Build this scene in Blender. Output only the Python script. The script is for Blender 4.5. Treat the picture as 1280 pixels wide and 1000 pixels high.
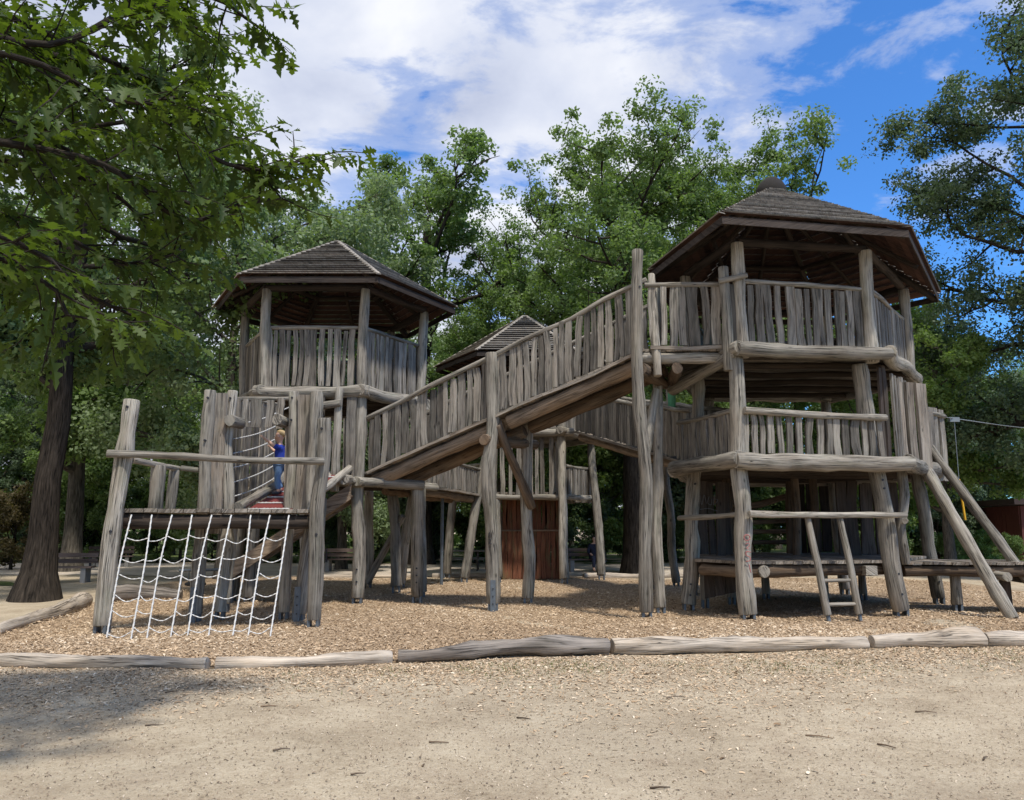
import bpy, math, random
import numpy as np
from mathutils import Vector as V

for o in list(bpy.data.objects):
    bpy.data.objects.remove(o)
scene = bpy.context.scene
C = scene.collection.objects
rad = math.radians

# ------------------------------------------------------------------ camera
cd = bpy.data.cameras.new('camera')
cam = bpy.data.objects.new('camera', cd)
C.link(cam)
cam.location = (0, 0, 1.6)
cam.rotation_euler = (rad(90) + math.atan(.16), 0, 0)
cd.sensor_fit = 'HORIZONTAL'
cd.sensor_width = 36
cd.lens = 36 * 1000 / 1280
cd.clip_end = 2000
scene.camera = cam

# ------------------------------------------------------------------ sun and sky
SUN_EL = 62.0
SH = V((-0.45, 0.85, 0)).normalized()            # the way shadows fall on the ground
to_sun = V((-SH.x * math.cos(rad(SUN_EL)), -SH.y * math.cos(rad(SUN_EL)), math.sin(rad(SUN_EL))))
sl = bpy.data.lights.new('sun', 'SUN')
sl.energy = 2.6
sl.angle = rad(4.0)
sl.color = (1.0, .95, .88)
sun = bpy.data.objects.new('sun', sl)
C.link(sun)
sun.location = (0, 0, 60)
sun.rotation_euler = to_sun.to_track_quat('Z', 'Y').to_euler()

world = bpy.data.worlds.new('World')
scene.world = world
world.use_nodes = True


class NT:
    """small helper to write node trees"""
    def __init__(self, tree):
        self.t = tree
        self.n = tree.nodes
        self.n.clear()

    def add(self, typ, **kw):
        nd = self.n.new(typ)
        ins = kw.pop('ins', {})
        for k, v in kw.items():
            setattr(nd, k, v)
        for k, v in ins.items():
            s = nd.inputs[k]
            if hasattr(v, 'is_output') or isinstance(v, bpy.types.NodeSocket):
                self.t.links.new(v, s)
            else:
                s.default_value = v
        return nd

    def math(self, op, a, b=0.0, c=0.0, clamp=False):
        return self.add('ShaderNodeMath', operation=op, use_clamp=clamp, ins={0: a, 1: b, 2: c}).outputs[0]

    def vmath(self, op, a, b=(0, 0, 0)):
        return self.add('ShaderNodeVectorMath', operation=op, ins={0: a, 1: b}).outputs[0]

    def noise(self, vec, scale, detail=4, rough=.55, dist=0.0, col=False):
        nd = self.add('ShaderNodeTexNoise', ins={'Vector': vec, 'Scale': scale, 'Detail': detail, 'Roughness': rough, 'Distortion': dist})
        return nd.outputs['Color' if col else 'Fac']

    def ramp(self, fac, stops, interp='LINEAR'):
        nd = self.add('ShaderNodeValToRGB', ins={0: fac})
        cr = nd.color_ramp
        cr.interpolation = interp
        while len(cr.elements) < len(stops):
            cr.elements.new(.5)
        for e, (p, c) in zip(cr.elements, stops):
            e.position = p
            e.color = (c, c, c, 1) if not hasattr(c, '__len__') else (*c, 1)
        return nd.outputs[0]

    def mix(self, fac, a, b, typ='MIX'):
        nd = self.add('ShaderNodeMix', data_type='RGBA', blend_type=typ)
        nd.clamp_factor = True
        for s, v in ((nd.inputs[0], fac), (nd.inputs[6], a), (nd.inputs[7], b)):
            if isinstance(v, bpy.types.NodeSocket):
                self.t.links.new(v, s)
            elif hasattr(v, '__len__'):
                s.default_value = (*v, 1) if len(v) == 3 else v
            else:
                s.default_value = v
        return nd.outputs[2]


def build_sky():
    T = NT(world.node_tree)
    sky = T.add('ShaderNodeTexSky', sky_type='NISHITA', sun_disc=False, sun_elevation=rad(SUN_EL),
                sun_rotation=math.atan2(to_sun.x, to_sun.y), air_density=1.0, dust_density=.5, ozone_density=2.2)
    co = T.add('ShaderNodeTexCoord').outputs['Generated']
    sep = T.add('ShaderNodeSeparateXYZ', ins={0: co})
    z = T.math('ADD', T.math('MAXIMUM', sep.outputs[2], 0.0), .22)
    px = T.math('DIVIDE', sep.outputs[0], z)
    py = T.math('DIVIDE', sep.outputs[1], z)
    p = T.add('ShaderNodeCombineXYZ', ins={0: px, 1: py, 2: 0.0}).outputs[0]
    p = T.vmath('ADD', p, (3.1, 7.4, 2.0))
    big = T.noise(p, .55, 2, .5)
    mid = T.noise(p, 2.1, 12, .60, .25)
    puff = T.noise(T.vmath('ADD', T.vmath('MULTIPLY', p, (1.0, 1.5, 1)), (1.7, .4, 3.0)), 4.2, 10, .60, .3)
    # the cloud bank lies towards the left, clear sky towards the right
    bank = T.math('MULTIPLY_ADD', px, -.25, -.105)
    d = T.math('ADD', T.math('ADD', T.math('MULTIPLY', big, .55), T.math('MULTIPLY_ADD', puff, .50, T.math('MULTIPLY', mid, .55))), bank)
    cov = T.ramp(d, [(.55, 0.0), (.615, .45), (.70, 1.0)], 'EASE')
    shade = T.noise(T.vmath('ADD', p, (.08, .16, 5.0)), 2.3, 6, .55, .2)
    ccol = T.ramp(shade, [(.33, (2.5, 2.8, 3.7)), (.50, (3.6, 3.85, 4.55)), (.66, (4.8, 4.9, 5.2))])
    blue = T.mix(1.0, sky.outputs[0], (.35, .72, 1.14), 'MULTIPLY')
    col = T.mix(cov, blue, ccol)
    bg = T.add('ShaderNodeBackground', ins={'Color': col, 'Strength': .125})
    out = T.add('ShaderNodeOutputWorld', ins={'Surface': bg.outputs[0]})


build_sky()
vs = scene.view_settings
vs.view_transform = 'Standard'
vs.look = 'None'
vs.exposure = 0.68
vs.gamma = 1.0
vs.use_curve_mapping = False
scene.render.engine = 'CYCLES'
scene.cycles.max_bounces = 5
scene.cycles.diffuse_bounces = 2
scene.cycles.transmission_bounces = 4
scene.cycles.transparent_max_bounces = 4

# ------------------------------------------------------------------ materials
M = {}


def newmat(name):
    m = bpy.data.materials.new(name)
    m.use_nodes = True
    M[name] = m
    return m, NT(m.node_tree)


def finish(T, col, rough=.85, bump=None, bstr=.4, bdist=.01, spec=.25, extra=None):
    b = T.add('ShaderNodeBsdfPrincipled')
    for k, v in (('Base Color', col), ('Roughness', rough), ('Specular IOR Level', spec)):
        if isinstance(v, bpy.types.NodeSocket):
            T.t.links.new(v, b.inputs[k])
        else:
            b.inputs[k].default_value = (*v, 1) if hasattr(v, '__len__') else v
    for k, v in (extra or {}).items():
        b.inputs[k].default_value = v
    if bump is not None:
        bn = T.add('ShaderNodeBump', ins={'Strength': bstr, 'Distance': bdist, 'Height': bump})
        T.t.links.new(bn.outputs[0], b.inputs['Normal'])
    T.add('ShaderNodeOutputMaterial', ins={'Surface': b.outputs[0]})
    return b


def wood(name, dark, light, warm, warm_amt=.5, var=.35, green=0.0, crack=.5):
    """weathered timber; UV u = metres round, v = metres along the grain"""
    m, T = newmat(name)
    uv = T.add('ShaderNodeUVMap').outputs[0]
    rnd = T.add('ShaderNodeObjectInfo').outputs['Random']
    off = T.add('ShaderNodeCombineXYZ', ins={0: T.math('MULTIPLY', rnd, 37.0), 1: T.math('MULTIPLY', rnd, 91.0), 2: T.math('MULTIPLY', rnd, 53.0)}).outputs[0]
    base = T.vmath('ADD', uv, off)
    fine = T.noise(T.vmath('MULTIPLY', base, (95, 3.2, 1)), 1.0, 4, .6, .3)
    streak = T.noise(T.vmath('MULTIPLY', base, (22, .9, 1)), 1.0, 3, .55, .6)
    blot = T.noise(T.vmath('MULTIPLY', base, (3.0, 1.6, 1)), 1.0, 4, .6)
    f = T.math('ADD', T.math('ADD', T.math('MULTIPLY', fine, .40), T.math('MULTIPLY', streak, .45)), T.math('MULTIPLY', blot, .35))
    col = T.ramp(f, [(.45, dark), (.56, tuple(d * .45 + l * .55 for d, l in zip(dark, light))), (.70, light)])
    wm = T.math('MULTIPLY', T.ramp(T.noise(T.vmath('ADD', T.vmath('MULTIPLY', base, (4, .8, 1)), (9, 4, 2)), 1.0, 3), [(.42, 0.0), (.68, 1.0)]), warm_amt)
    col = T.mix(wm, col, T.mix(f, tuple(c * .55 for c in warm), tuple(c * 1.4 for c in warm)))
    # drying cracks along the grain
    cr = T.noise(T.vmath('MULTIPLY', T.vmath('ADD', base, (3, 1, 0)), (34, .6, 1)), 1.0, 2, .5, .8)
    ck = T.ramp(T.math('ABSOLUTE', T.math('SUBTRACT', cr, .5)), [(.0, 1.0), (.030, 0.0)])
    gate = T.ramp(T.noise(T.vmath('MULTIPLY', base, (6, 1.3, 1)), 1.0, 2), [(.40, 0.0), (.55, 1.0)])
    ck = T.math('MULTIPLY', T.math('MULTIPLY', ck, gate), crack)
    col = T.mix(ck, col, tuple(c * .28 for c in dark))
    kv = T.add('ShaderNodeTexVoronoi', ins={'Vector': T.vmath('MULTIPLY', base, (5.0, 2.2, 1)), 'Scale': 1.0})
    kn = T.math('MULTIPLY', T.ramp(kv.outputs['Distance'], [(.05, 1.0), (.13, 0.0)]), T.ramp(kv.outputs['Color'], [(.55, 0.0), (.6, 1.0)]))
    col = T.mix(T.math('MULTIPLY', kn, .75), col, tuple(c * .5 for c in dark))
    if green:
        gm = T.math('MULTIPLY', T.ramp(T.noise(T.vmath('MULTIPLY', base, (5, 1.2, 3)), 1.3, 4), [(.5, 0.0), (.7, 1.0)]), green)
        col = T.mix(gm, col, (.10, .13, .06))
    k = T.math('ADD', T.math('MULTIPLY', rnd, var * 2), 1 - var)
    col = T.mix(1.0, col, T.add('ShaderNodeCombineXYZ', ins={0: k, 1: k, 2: k}).outputs[0], 'MULTIPLY')
    bh = T.math('SUBTRACT', T.math('ADD', T.math('MULTIPLY', fine, .5), T.math('MULTIPLY', streak, .7)), T.math('MULTIPLY', ck, 1.4))
    finish(T, col, .86, bh, .75, .012, .2)


wood('weathered_post', (.068, .061, .051), (.40, .362, .298), (.24, .188, .132), .36, .30, .18, 1.0)
wood('weathered_paling', (.036, .033, .029), (.295, .265, .222), (.165, .128, .092), .36, .50, .12, .9)
wood('weathered_plank', (.07, .060, .050), (.34, .295, .24), (.21, .15, .10), .45, .35, .1, .8)
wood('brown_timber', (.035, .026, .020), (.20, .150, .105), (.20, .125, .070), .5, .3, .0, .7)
wood('roof_board', (.065, .059, .052), (.33, .30, .258), (.17, .13, .095), .25, .50, .12, .4)
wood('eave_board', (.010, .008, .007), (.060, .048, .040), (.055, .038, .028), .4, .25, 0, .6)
wood('hip_board', (.16, .14, .12), (.48, .43, .36), (.3, .24, .18), .3, .2, .1, .4)
wood('kerb_log', (.16, .13, .10), (.62, .53, .42), (.45, .34, .225), .5, .15, .0, 1.0)
wood('grey_kerb_log', (.06, .052, .045), (.37, .32, .27), (.20, .15, .11), .4, .15, .1, 1.0)
wood('slide_timber', (.085, .062, .042), (.34, .26, .185), (.30, .205, .125), .5, .1, 0, .8)
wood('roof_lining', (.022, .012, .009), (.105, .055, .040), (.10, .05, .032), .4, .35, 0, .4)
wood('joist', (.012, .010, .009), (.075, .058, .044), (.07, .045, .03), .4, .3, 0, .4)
wood('red_panel', (.045, .018, .010), (.19, .075, .040), (.20, .09, .045), .4, .25, .45, .5)
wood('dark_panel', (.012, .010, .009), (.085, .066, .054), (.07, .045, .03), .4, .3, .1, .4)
wood('bench_slat', (.05, .038, .032), (.20, .15, .125), (.16, .11, .085), .4, .2, 0, .3)


def plain(name, col, rough=.6, metal=0.0, ns=30, amt=.25, bstr=.2):
    m, T = newmat(name)
    co = T.add('ShaderNodeTexCoord').outputs['Object']
    n = T.noise(co, ns, 4, .6)
    c = T.mix(n, tuple(x * (1 - amt) for x in col), tuple(min(1, x * (1 + amt)) for x in col))
    finish(T, c, rough, n, bstr, .004, .3, {'Metallic': metal})


plain('steel', (.13, .15, .165), .6, .35, 14, .4)
plain('bolt_steel', (.05, .05, .055), .5, .6)
plain('rope_white', (.70, .68, .63), .85, 0, 60, .2)
plain('rope_grey', (.50, .49, .46), .8, 0, 120, .2)
plain('cable', (.22, .24, .24), .5, .3)
plain('skin', (.62, .38, .27), .55, 0, 40, .06)
plain('blue_shirt', (.022, .045, .30), .9, 0, 30, .3)
plain('jeans', (.12, .20, .33), .9, 0, 30, .3)
plain('hair_blond', (.42, .30, .15), .7, 0, 90, .4)
plain('shoe_dark', (.05, .05, .06), .6)
plain('red_mat', (.17, .035, .03), .85, 0, 60, .4)
plain('concrete', (.28, .27, .25), .9, 0, 20, .25)
plain('yellow_paint', (.70, .38, .02), .5)
plain('green_paint', (.10, .32, .17), .5)
plain('black_rubber', (.018, .018, .018), .7)
plain('hut_wall', (.10, .032, .025), .8, 0, 6, .25)
plain('hut_roof', (.05, .035, .03), .8, 0, 6, .25)
plain('thatch', (.028, .025, .022), .95, 0, 40, .6, .8)
plain('spray_red', (.36, .13, .12), .85, 0, 60, .35)
plain('spray_black', (.03, .03, .035), .8)
plain('spray_white', (.16, .16, .16), .8)
plain('dark_cloth', (.03, .035, .06), .9)


def leafmat(name, a, b, trans=.45, tint=(1.25, 1.5, .55)):
    m, T = newmat(name)
    r = T.add('ShaderNodeAttribute', attribute_name='rnd').outputs['Fac']
    co = T.add('ShaderNodeTexCoord').outputs['Object']
    n = T.noise(co, .45, 3, .5)
    f = T.math('ADD', T.math('MULTIPLY', r, .7), T.math('MULTIPLY', n, .5), clamp=True)
    col = T.ramp(f, [(.15, a), (.9, b)])
    tc = T.mix(1.0, col, tint, 'MULTIPLY')
    d = T.add('ShaderNodeBsdfPrincipled', ins={'Base Color': col, 'Roughness': .55, 'Specular IOR Level': .35})
    t = T.add('ShaderNodeBsdfTranslucent', ins={'Color': tc})
    mx = T.add('ShaderNodeMixShader', ins={0: trans, 1: d.outputs[0], 2: t.outputs[0]})
    T.add('ShaderNodeOutputMaterial', ins={'Surface': mx.outputs[0]})


leafmat('leaf_oak', (.065, .112, .034), (.215, .300, .105), .45, (1.2, 1.35, .6))
leafmat('leaf_dark', (.055, .095, .036), (.180, .250, .098), .42, (1.2, 1.35, .6))
leafmat('leaf_pale', (.105, .155, .074), (.30, .375, .20), .42, (1.15, 1.3, .65))
leafmat('leaf_bright', (.080, .138, .034), (.225, .310, .100), .48, (1.2, 1.35, .55))
leafmat('leaf_cool', (.044, .075, .040), (.145, .200, .108), .34, (1.1, 1.3, .7))
leafmat('leaf_near', (.028, .050, .009), (.092, .138, .026), .50, (1.3, 1.35, .45))
leafmat('leaf_brown', (.06, .05, .02), (.17, .13, .06), .3)


def barkmat(name, a, b):
    m, T = newmat(name)
    uv = T.add('ShaderNodeUVMap').outputs[0]
    n1 = T.noise(T.vmath('MULTIPLY', uv, (14, 2.5, 1)), 1.0, 5, .65, .5)
    n2 = T.noise(T.vmath('MULTIPLY', uv, (3, .8, 1)), 1.0, 3)
    c = T.ramp(T.math('ADD', T.math('MULTIPLY', n1, .75), T.math('MULTIPLY', n2, .25)), [(.38, a), (.66, b)])
    finish(T, c, .95, n1, 1.0, .05, .1)


barkmat('bark_dark', (.012, .010, .008), (.085, .068, .052))
barkmat('bark_grey', (.035, .030, .024), (.19, .165, .13))


def chipmat(name, stops):
    m, T = newmat(name)
    r = T.add('ShaderNodeAttribute', attribute_name='rnd').outputs['Fac']
    col = T.ramp(r, stops)
    finish(T, col, .9, None, spec=.15)


chipmat('wood_chip', [(0.0, (.11, .068, .038)), (.2, (.32, .215, .125)), (.5, (.52, .375, .235)), (.8, (.64, .49, .325)), (1.0, (.78, .66, .49))])
chipmat('litter', [(0.0, (.085, .062, .045)), (.25, (.19, .14, .095)), (.6, (.40, .31, .215)), (1.0, (.62, .52, .395))])
chipmat('grass_blade', [(0.0, (.06, .08, .025)), (.6, (.13, .16, .05)), (1.0, (.30, .27, .12))])


def groundmats():
    m, T = newmat('dirt')
    co = T.add('ShaderNodeTexCoord').outputs['Object']
    n0 = T.noise(co, .22, 3, .5)
    n1 = T.noise(co, 1.1, 5, .6, .3)
    n2 = T.noise(co, 16, 6, .72)
    n3 = T.noise(co, 70, 4, .75)
    n4 = T.noise(co, 210, 2, .6)
    f = T.math('ADD', T.math('ADD', T.math('MULTIPLY', n1, .34), T.math('MULTIPLY', n2, .30)), T.math('ADD', T.math('MULTIPLY', n3, .34), T.math('MULTIPLY', n4, .16)))
    col = T.ramp(f, [(.40, (.22, .165, .105)), (.53, (.42, .337, .230)), (.62, (.54, .448, .314)), (.74, (.66, .57, .42))])
    gm = T.math('MULTIPLY', T.ramp(n0, [(.46, 0.0), (.62, 1.0)]), .35)
    col = T.mix(gm, col, (.37, .31, .225))
    sc = T.noise(co, 2.4, 5, .62, .6)
    col = T.mix(T.math('MULTIPLY', T.ramp(sc, [(.52, 0.0), (.64, 1.0)]), .30), col, (.33, .25, .172))
    vor = T.add('ShaderNodeTexVoronoi', ins={'Vector': co, 'Scale': 46.0, 'Randomness': 1.0})
    peb = T.ramp(vor.outputs['Distance'], [(.10, 1.0), (.24, 0.0)])
    pg = T.math('MULTIPLY', peb, T.ramp(vor.outputs['Color'], [(.60, 0.0), (.66, 1.0)]))
    pl = T.math('MULTIPLY', peb, T.ramp(vor.outputs['Color'], [(.30, 1.0), (.36, 0.0)]))
    col = T.mix(T.math('MULTIPLY', pg, .6), col, (.20, .155, .11))
    col = T.mix(T.math('MULTIPLY', pl, .5), col, (.66, .57, .45))
    h = T.math('ADD', T.math('ADD', T.math('MULTIPLY', n2, .8), T.math('MULTIPLY', n3, .5)), T.math('ADD', T.math('MULTIPLY', pg, .4), T.math('MULTIPLY', sc, .8)))
    finish(T, col, .95, h, .8, .03, .1)
    m, T = newmat('chip_soil')
    co = T.add('ShaderNodeTexCoord').outputs['Object']
    v = T.add('ShaderNodeTexVoronoi', ins={'Vector': co, 'Scale': 34.0})
    n1 = T.noise(co, .7, 4, .6)
    cc = T.ramp(v.outputs['Color'], [(.05, (.15, .098, .060)), (.4, (.35, .245, .150)), (.7, (.50, .37, .235)), (.95, (.66, .52, .365))])
    col = T.mix(T.ramp(n1, [(.4, 0.0), (.7, .55)]), cc, (.33, .235, .15))
    finish(T, col, .95, v.outputs['Distance'], .9, .03, .1)
    m, T = newmat('path_sand')
    co = T.add('ShaderNodeTexCoord').outputs['Object']
    n1 = T.noise(co, .5, 5, .6)
    n2 = T.noise(co, 20, 4, .6)
    col = T.ramp(T.math('ADD', T.math('MULTIPLY', n1, .6), T.math('MULTIPLY', n2, .4)), [(.35, (.42, .35, .27)), (.65, (.60, .52, .42))])
    finish(T, col, .95, n2, .4, .02, .1)
    m, T = newmat('lawn')
    co = T.add('ShaderNodeTexCoord').outputs['Object']
    n1 = T.noise(co, .6, 5, .6)
    n2 = T.noise(co, 30, 4, .7)
    col = T.ramp(T.math('ADD', T.math('MULTIPLY', n1, .5), T.math('MULTIPLY', n2, .5)), [(.35, (.045, .065, .018)), (.55, (.11, .14, .045)), (.7, (.24, .22, .11))])
    finish(T, col, .95, n2, .8, .04, .1)


groundmats()

# ------------------------------------------------------------------ mesh helpers
WL = {}


def place(o, parent, w):
    C.link(o)
    w = V(w)
    if parent is not None:
        o.parent = parent
        o.location = w - WL[parent]
    else:
        o.location = w
    WL[o] = w
    return o


def thing(name, label, cat, loc, group=None):
    o = bpy.data.objects.new(name, None)
    o.empty_display_size = .2
    tag(o, label, cat, group)
    return place(o, None, loc)


def tag(o, label=None, cat=None, group=None, kind=None):
    for k, v in (('label', label), ('category', cat), ('group', group), ('kind', kind)):
        if v:
            o[k] = v
    return o


def mesh_obj(name, verts, faces, mat, parent, origin, uvs=None, smooth=None):
    me = bpy.data.meshes.new(name)
    o0 = V(origin)
    me.from_pydata([tuple(V(v) - o0) for v in verts], [], faces)
    if uvs:
        ul = me.uv_layers.new(name='UVMap')
        flat = [c for f in uvs for uvp in f for c in uvp]
        ul.data.foreach_set('uv', flat)
    if smooth is not None:
        me.polygons.foreach_set('use_smooth', smooth)
    me.materials.append(M[mat])
    o = bpy.data.objects.new(name, me)
    return place(o, parent, origin)


def catmull(pts, step):
    if len(pts) < 3:
        a, b = pts
        n = max(1, int((b - a).length / step))
        return [a.lerp(b, i / n) for i in range(n + 1)]
    P = [pts[0] * 2 - pts[1]] + list(pts) + [pts[-1] * 2 - pts[-2]]
    out = []
    for i in range(1, len(P) - 2):
        n = max(1, int((P[i + 1] - P[i]).length / step))
        for k in range(n):
            t = k / n
            a, b, c, d = P[i - 1], P[i], P[i + 1], P[i + 2]
            out.append(.5 * ((2 * b) + (c - a) * t + (2 * a - 5 * b + 4 * c - d) * t * t + (3 * b - a - 3 * c + d) * t ** 3))
    out.append(P[-2].copy())
    return out


def frame_of(t):
    a = V((0, 0, 1)) if abs(t.z) < .8 else V((1, 0, 0))
    u = t.cross(a).normalized()
    return u, t.cross(u).normalized()


def tube_data(path, radii, n=10, rng=None, rough=0.0, caps=True):
    """round timber along a path; returns verts, faces, uvs, smooth flags"""
    vs_, fs, us, sm = [], [], [], []
    u = None
    L = 0
    amp = [(rng.uniform(.0, rough), rng.uniform(0, 6.28), rng.uniform(.5, 2.2)) for _ in range(3)] if rng and rough else []
    Ls = []
    for i, p in enumerate(path):
        if i == 0:
            t = (path[1] - p)
        elif i == len(path) - 1:
            t = (p - path[-2])
        else:
            t = path[i + 1] - path[i - 1]
        t = t.normalized()
        if u is None:
            u, w = frame_of(t)
        else:
            u = (u - t * u.dot(t)).normalized()
            w = t.cross(u).normalized()
        if i:
            L += (p - path[i - 1]).length
        Ls.append(L)
        for k in range(n):
            a = 6.28318 * k / n
            r = radii[i]
            for q, (am, ph, fr) in enumerate(amp):
                r *= 1 + am * math.sin((q + 1) * a + ph + fr * L * 3)
            vs_.append(p + u * (r * math.cos(a)) + w * (r * math.sin(a)))
    per = 6.28318 * radii[0]
    for i in range(len(path) - 1):
        for k in range(n):
            k2 = (k + 1) % n
            fs.append((i * n + k, i * n + k2, (i + 1) * n + k2, (i + 1) * n + k))
            u0, u1 = per * k / n, per * (k + 1) / n
            us.append(((u0, Ls[i]), (u1, Ls[i]), (u1, Ls[i + 1]), (u0, Ls[i + 1])))
            sm.append(True)
    if caps:
        m = (len(path) - 1) * n
        fs.append(tuple(range(n - 1, -1, -1)))
        fs.append(tuple(m + k for k in range(n)))
        for _ in (0, 1):
            us.append(tuple((.04 * math.cos(6.283 * k / n), .2 * math.sin(6.283 * k / n)) for k in range(n)))
            sm.append(False)
    return vs_, fs, us, sm


def pole(name, parent, pts, r0, r1=None, mat='weathered_post', n=10, seed=0, wob=.028, rough=.08, step=.22):
    rng = random.Random(seed * 77 + int(abs(pts[0][0] * 131 + pts[0][1] * 57 + pts[-1][2] * 31)))
    r1 = r0 * .9 if r1 is None else r1
    P = [V(p) for p in pts]
    if len(P) == 2:
        L = (P[1] - P[0]).length
        k = max(1, int(L / .8))
        Q = [P[0]]
        for i in range(1, k):
            q = P[0].lerp(P[1], i / k) + V((rng.gauss(0, wob), rng.gauss(0, wob), rng.gauss(0, wob * .5)))
            Q.append(q)
        P = Q + [P[1]]
    path = catmull(P, step)
    m = len(path) - 1
    radii = [(r0 + (r1 - r0) * i / m) * (1 + rng.uniform(-.07, .07)) for i in range(m + 1)]
    if m > 5 and rough:
        for _ in range(1 + m // 8):                     # knots
            radii[rng.randrange(1, m)] *= rng.uniform(1.03, 1.10)
    # chamfered ends
    d0 = (path[1] - path[0]).normalized()
    d1 = (path[-1] - path[-2]).normalized()
    path = [path[0], path[0] + d0 * .012] + path[1:-1] + [path[-1] - d1 * .015, path[-1]]
    radii = [radii[0] * .93, radii[0]] + radii[1:-1] + [radii[-1], radii[-1] * .88]
    vs_, fs, us, sm = tube_data(path, radii, n, rng, rough)
    return mesh_obj(name, vs_, fs, mat, parent, pts[0], us, sm)


BOXF = [(0, 3, 2, 1), (4, 5, 6, 7), (0, 1, 5, 4), (1, 2, 6, 5), (2, 3, 7, 6), (3, 0, 4, 7)]


def hexa(name, parent, v8, mat, grain=0):
    """8 corner solid (bottom four, top four); grain 0: along the edge 0-1, 1: along 0-3, 2: along 0-4"""
    v8 = [V(v) for v in v8]
    e = [(v8[1] - v8[0]), (v8[3] - v8[0]), (v8[4] - v8[0])]
    g = e[grain].normalized()
    o = e[(grain + 1) % 3].normalized()
    q = e[(grain + 2) % 3].normalized()
    us = [tuple(((v8[i] - v8[0]).dot(o) + .7 * (v8[i] - v8[0]).dot(q), (v8[i] - v8[0]).dot(g)) for i in f) for f in BOXF]
    return mesh_obj(name, v8, BOXF, mat, parent, v8[0], us)


def box(name, parent, c, s, mat, grain=2, ux=None, uy=None):
    c = V(c)
    x = (V(ux) if ux else V((1, 0, 0))).normalized() * s[0] / 2
    y = (V(uy) if uy else V((-x.y, x.x, 0)).normalized()).normalized() * s[1] / 2
    z = x.cross(y).normalized() * s[2] / 2
    v = [c - x - y - z, c + x - y - z, c + x + y - z, c - x + y - z, c - x - y + z, c + x - y + z, c + x + y + z, c - x + y + z]
    return hexa(name, parent, v, mat, grain)


def board(name, parent, p0, p1, across, normal, w, th, mat, rng, wav=.06, secs=4, taper=1.0, slant=0.0):
    """a sawn slab from p0 to p1 with waney edges"""
    p0, p1 = V(p0), V(p1)
    ax = V(across).normalized()
    nm = V(normal).normalized() * th / 2
    vs_, fs, us = [], [], []
    bow = rng.gauss(0, .018)
    for i in range(secs + 1):
        t = i / secs
        c = p0.lerp(p1, t) + ax * (bow * math.sin(t * 3.14) + rng.gauss(0, .006))
        hl = w / 2 * (1 + (taper - 1) * t) * (1 + rng.uniform(-wav, wav) * 1.6)
        hr = w / 2 * (1 + (taper - 1) * t) * (1 + rng.uniform(-wav, wav) * 1.6)
        sl_ = (p1 - p0).normalized() * (slant if i == secs else 0)
        vs_ += [c - ax * hl - nm, c + ax * hr - nm + sl_, c + ax * hr * .93 + nm + sl_, c - ax * hl * .93 + nm]
    L = (p1 - p0).length
    for i in range(secs):
        a, b = i * 4, i * 4 + 4
        for k in range(4):
            k2 = (k + 1) % 4
            fs.append((a + k, a + k2, b + k2, b + k))
            u0 = (0, w, w + th, 2 * w + th, 2 * w + 2 * th)[k]
            u1 = (0, w, w + th, 2 * w + th, 2 * w + 2 * th)[k + 1]
            us.append(((u0, L * i / secs), (u1, L * i / secs), (u1, L * (i + 1) / secs), (u0, L * (i + 1) / secs)))
    fs += [(3, 2, 1, 0), tuple(secs * 4 + k for k in range(4))]
    us += [((0, 0), (.1, 0), (.1, .02), (0, .02))] * 2
    return mesh_obj(name, vs_, fs, mat, parent, p0, us)


def bolts(post, pts, ry=.02, dirv=(0, 1, 0), half=.14):
    """bolts through a post: round steel heads proud of the wood on both sides"""
    for p in pts:
        d = V(dirv).normalized()
        vs_, fs, us, sm = tube_data([V(p) - d * half, V(p) + d * half], [ry, ry], 8)
        mesh_obj('bolt', vs_, fs, 'bolt_steel', post, p, us, sm)


def shoe(post, foot, r, front=False):
    """steel shoe that carries a post above the wet chips"""
    f = V(foot)
    if front:
        box('post_shoe', post, (f.x, f.y - r - .004, .26), (.10, .022, .72), 'steel')
        bolts(post, [(f.x, f.y, .18), (f.x, f.y, .32), (f.x, f.y, .46)], .013, (0, 1, 0), r + .03)
    for s in (-1, 1):
        box('post_shoe', post, (f.x + s * r * .55, f.y, .10), (.045, r * 1.2, .36), 'steel')


def leg(parent, foot, top, r, mids=(), front=False, seed=0, mat='weathered_post', name='leg', bz=()):
    f, t = V(foot), V(top)
    d = (t - f)
    st = f + d * (.17 / d.z)
    o = pole(name, parent, [st] + [V(m) for m in mids] + [t], r, r * .9, mat, 12, seed, .025, .07)
    shoe(o, st, r, front)
    for z in bz:
        p = f + d * (z / d.z)
        bolts(o, [p], .02, (0, 1, 0), r + .012)
    return o


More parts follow.
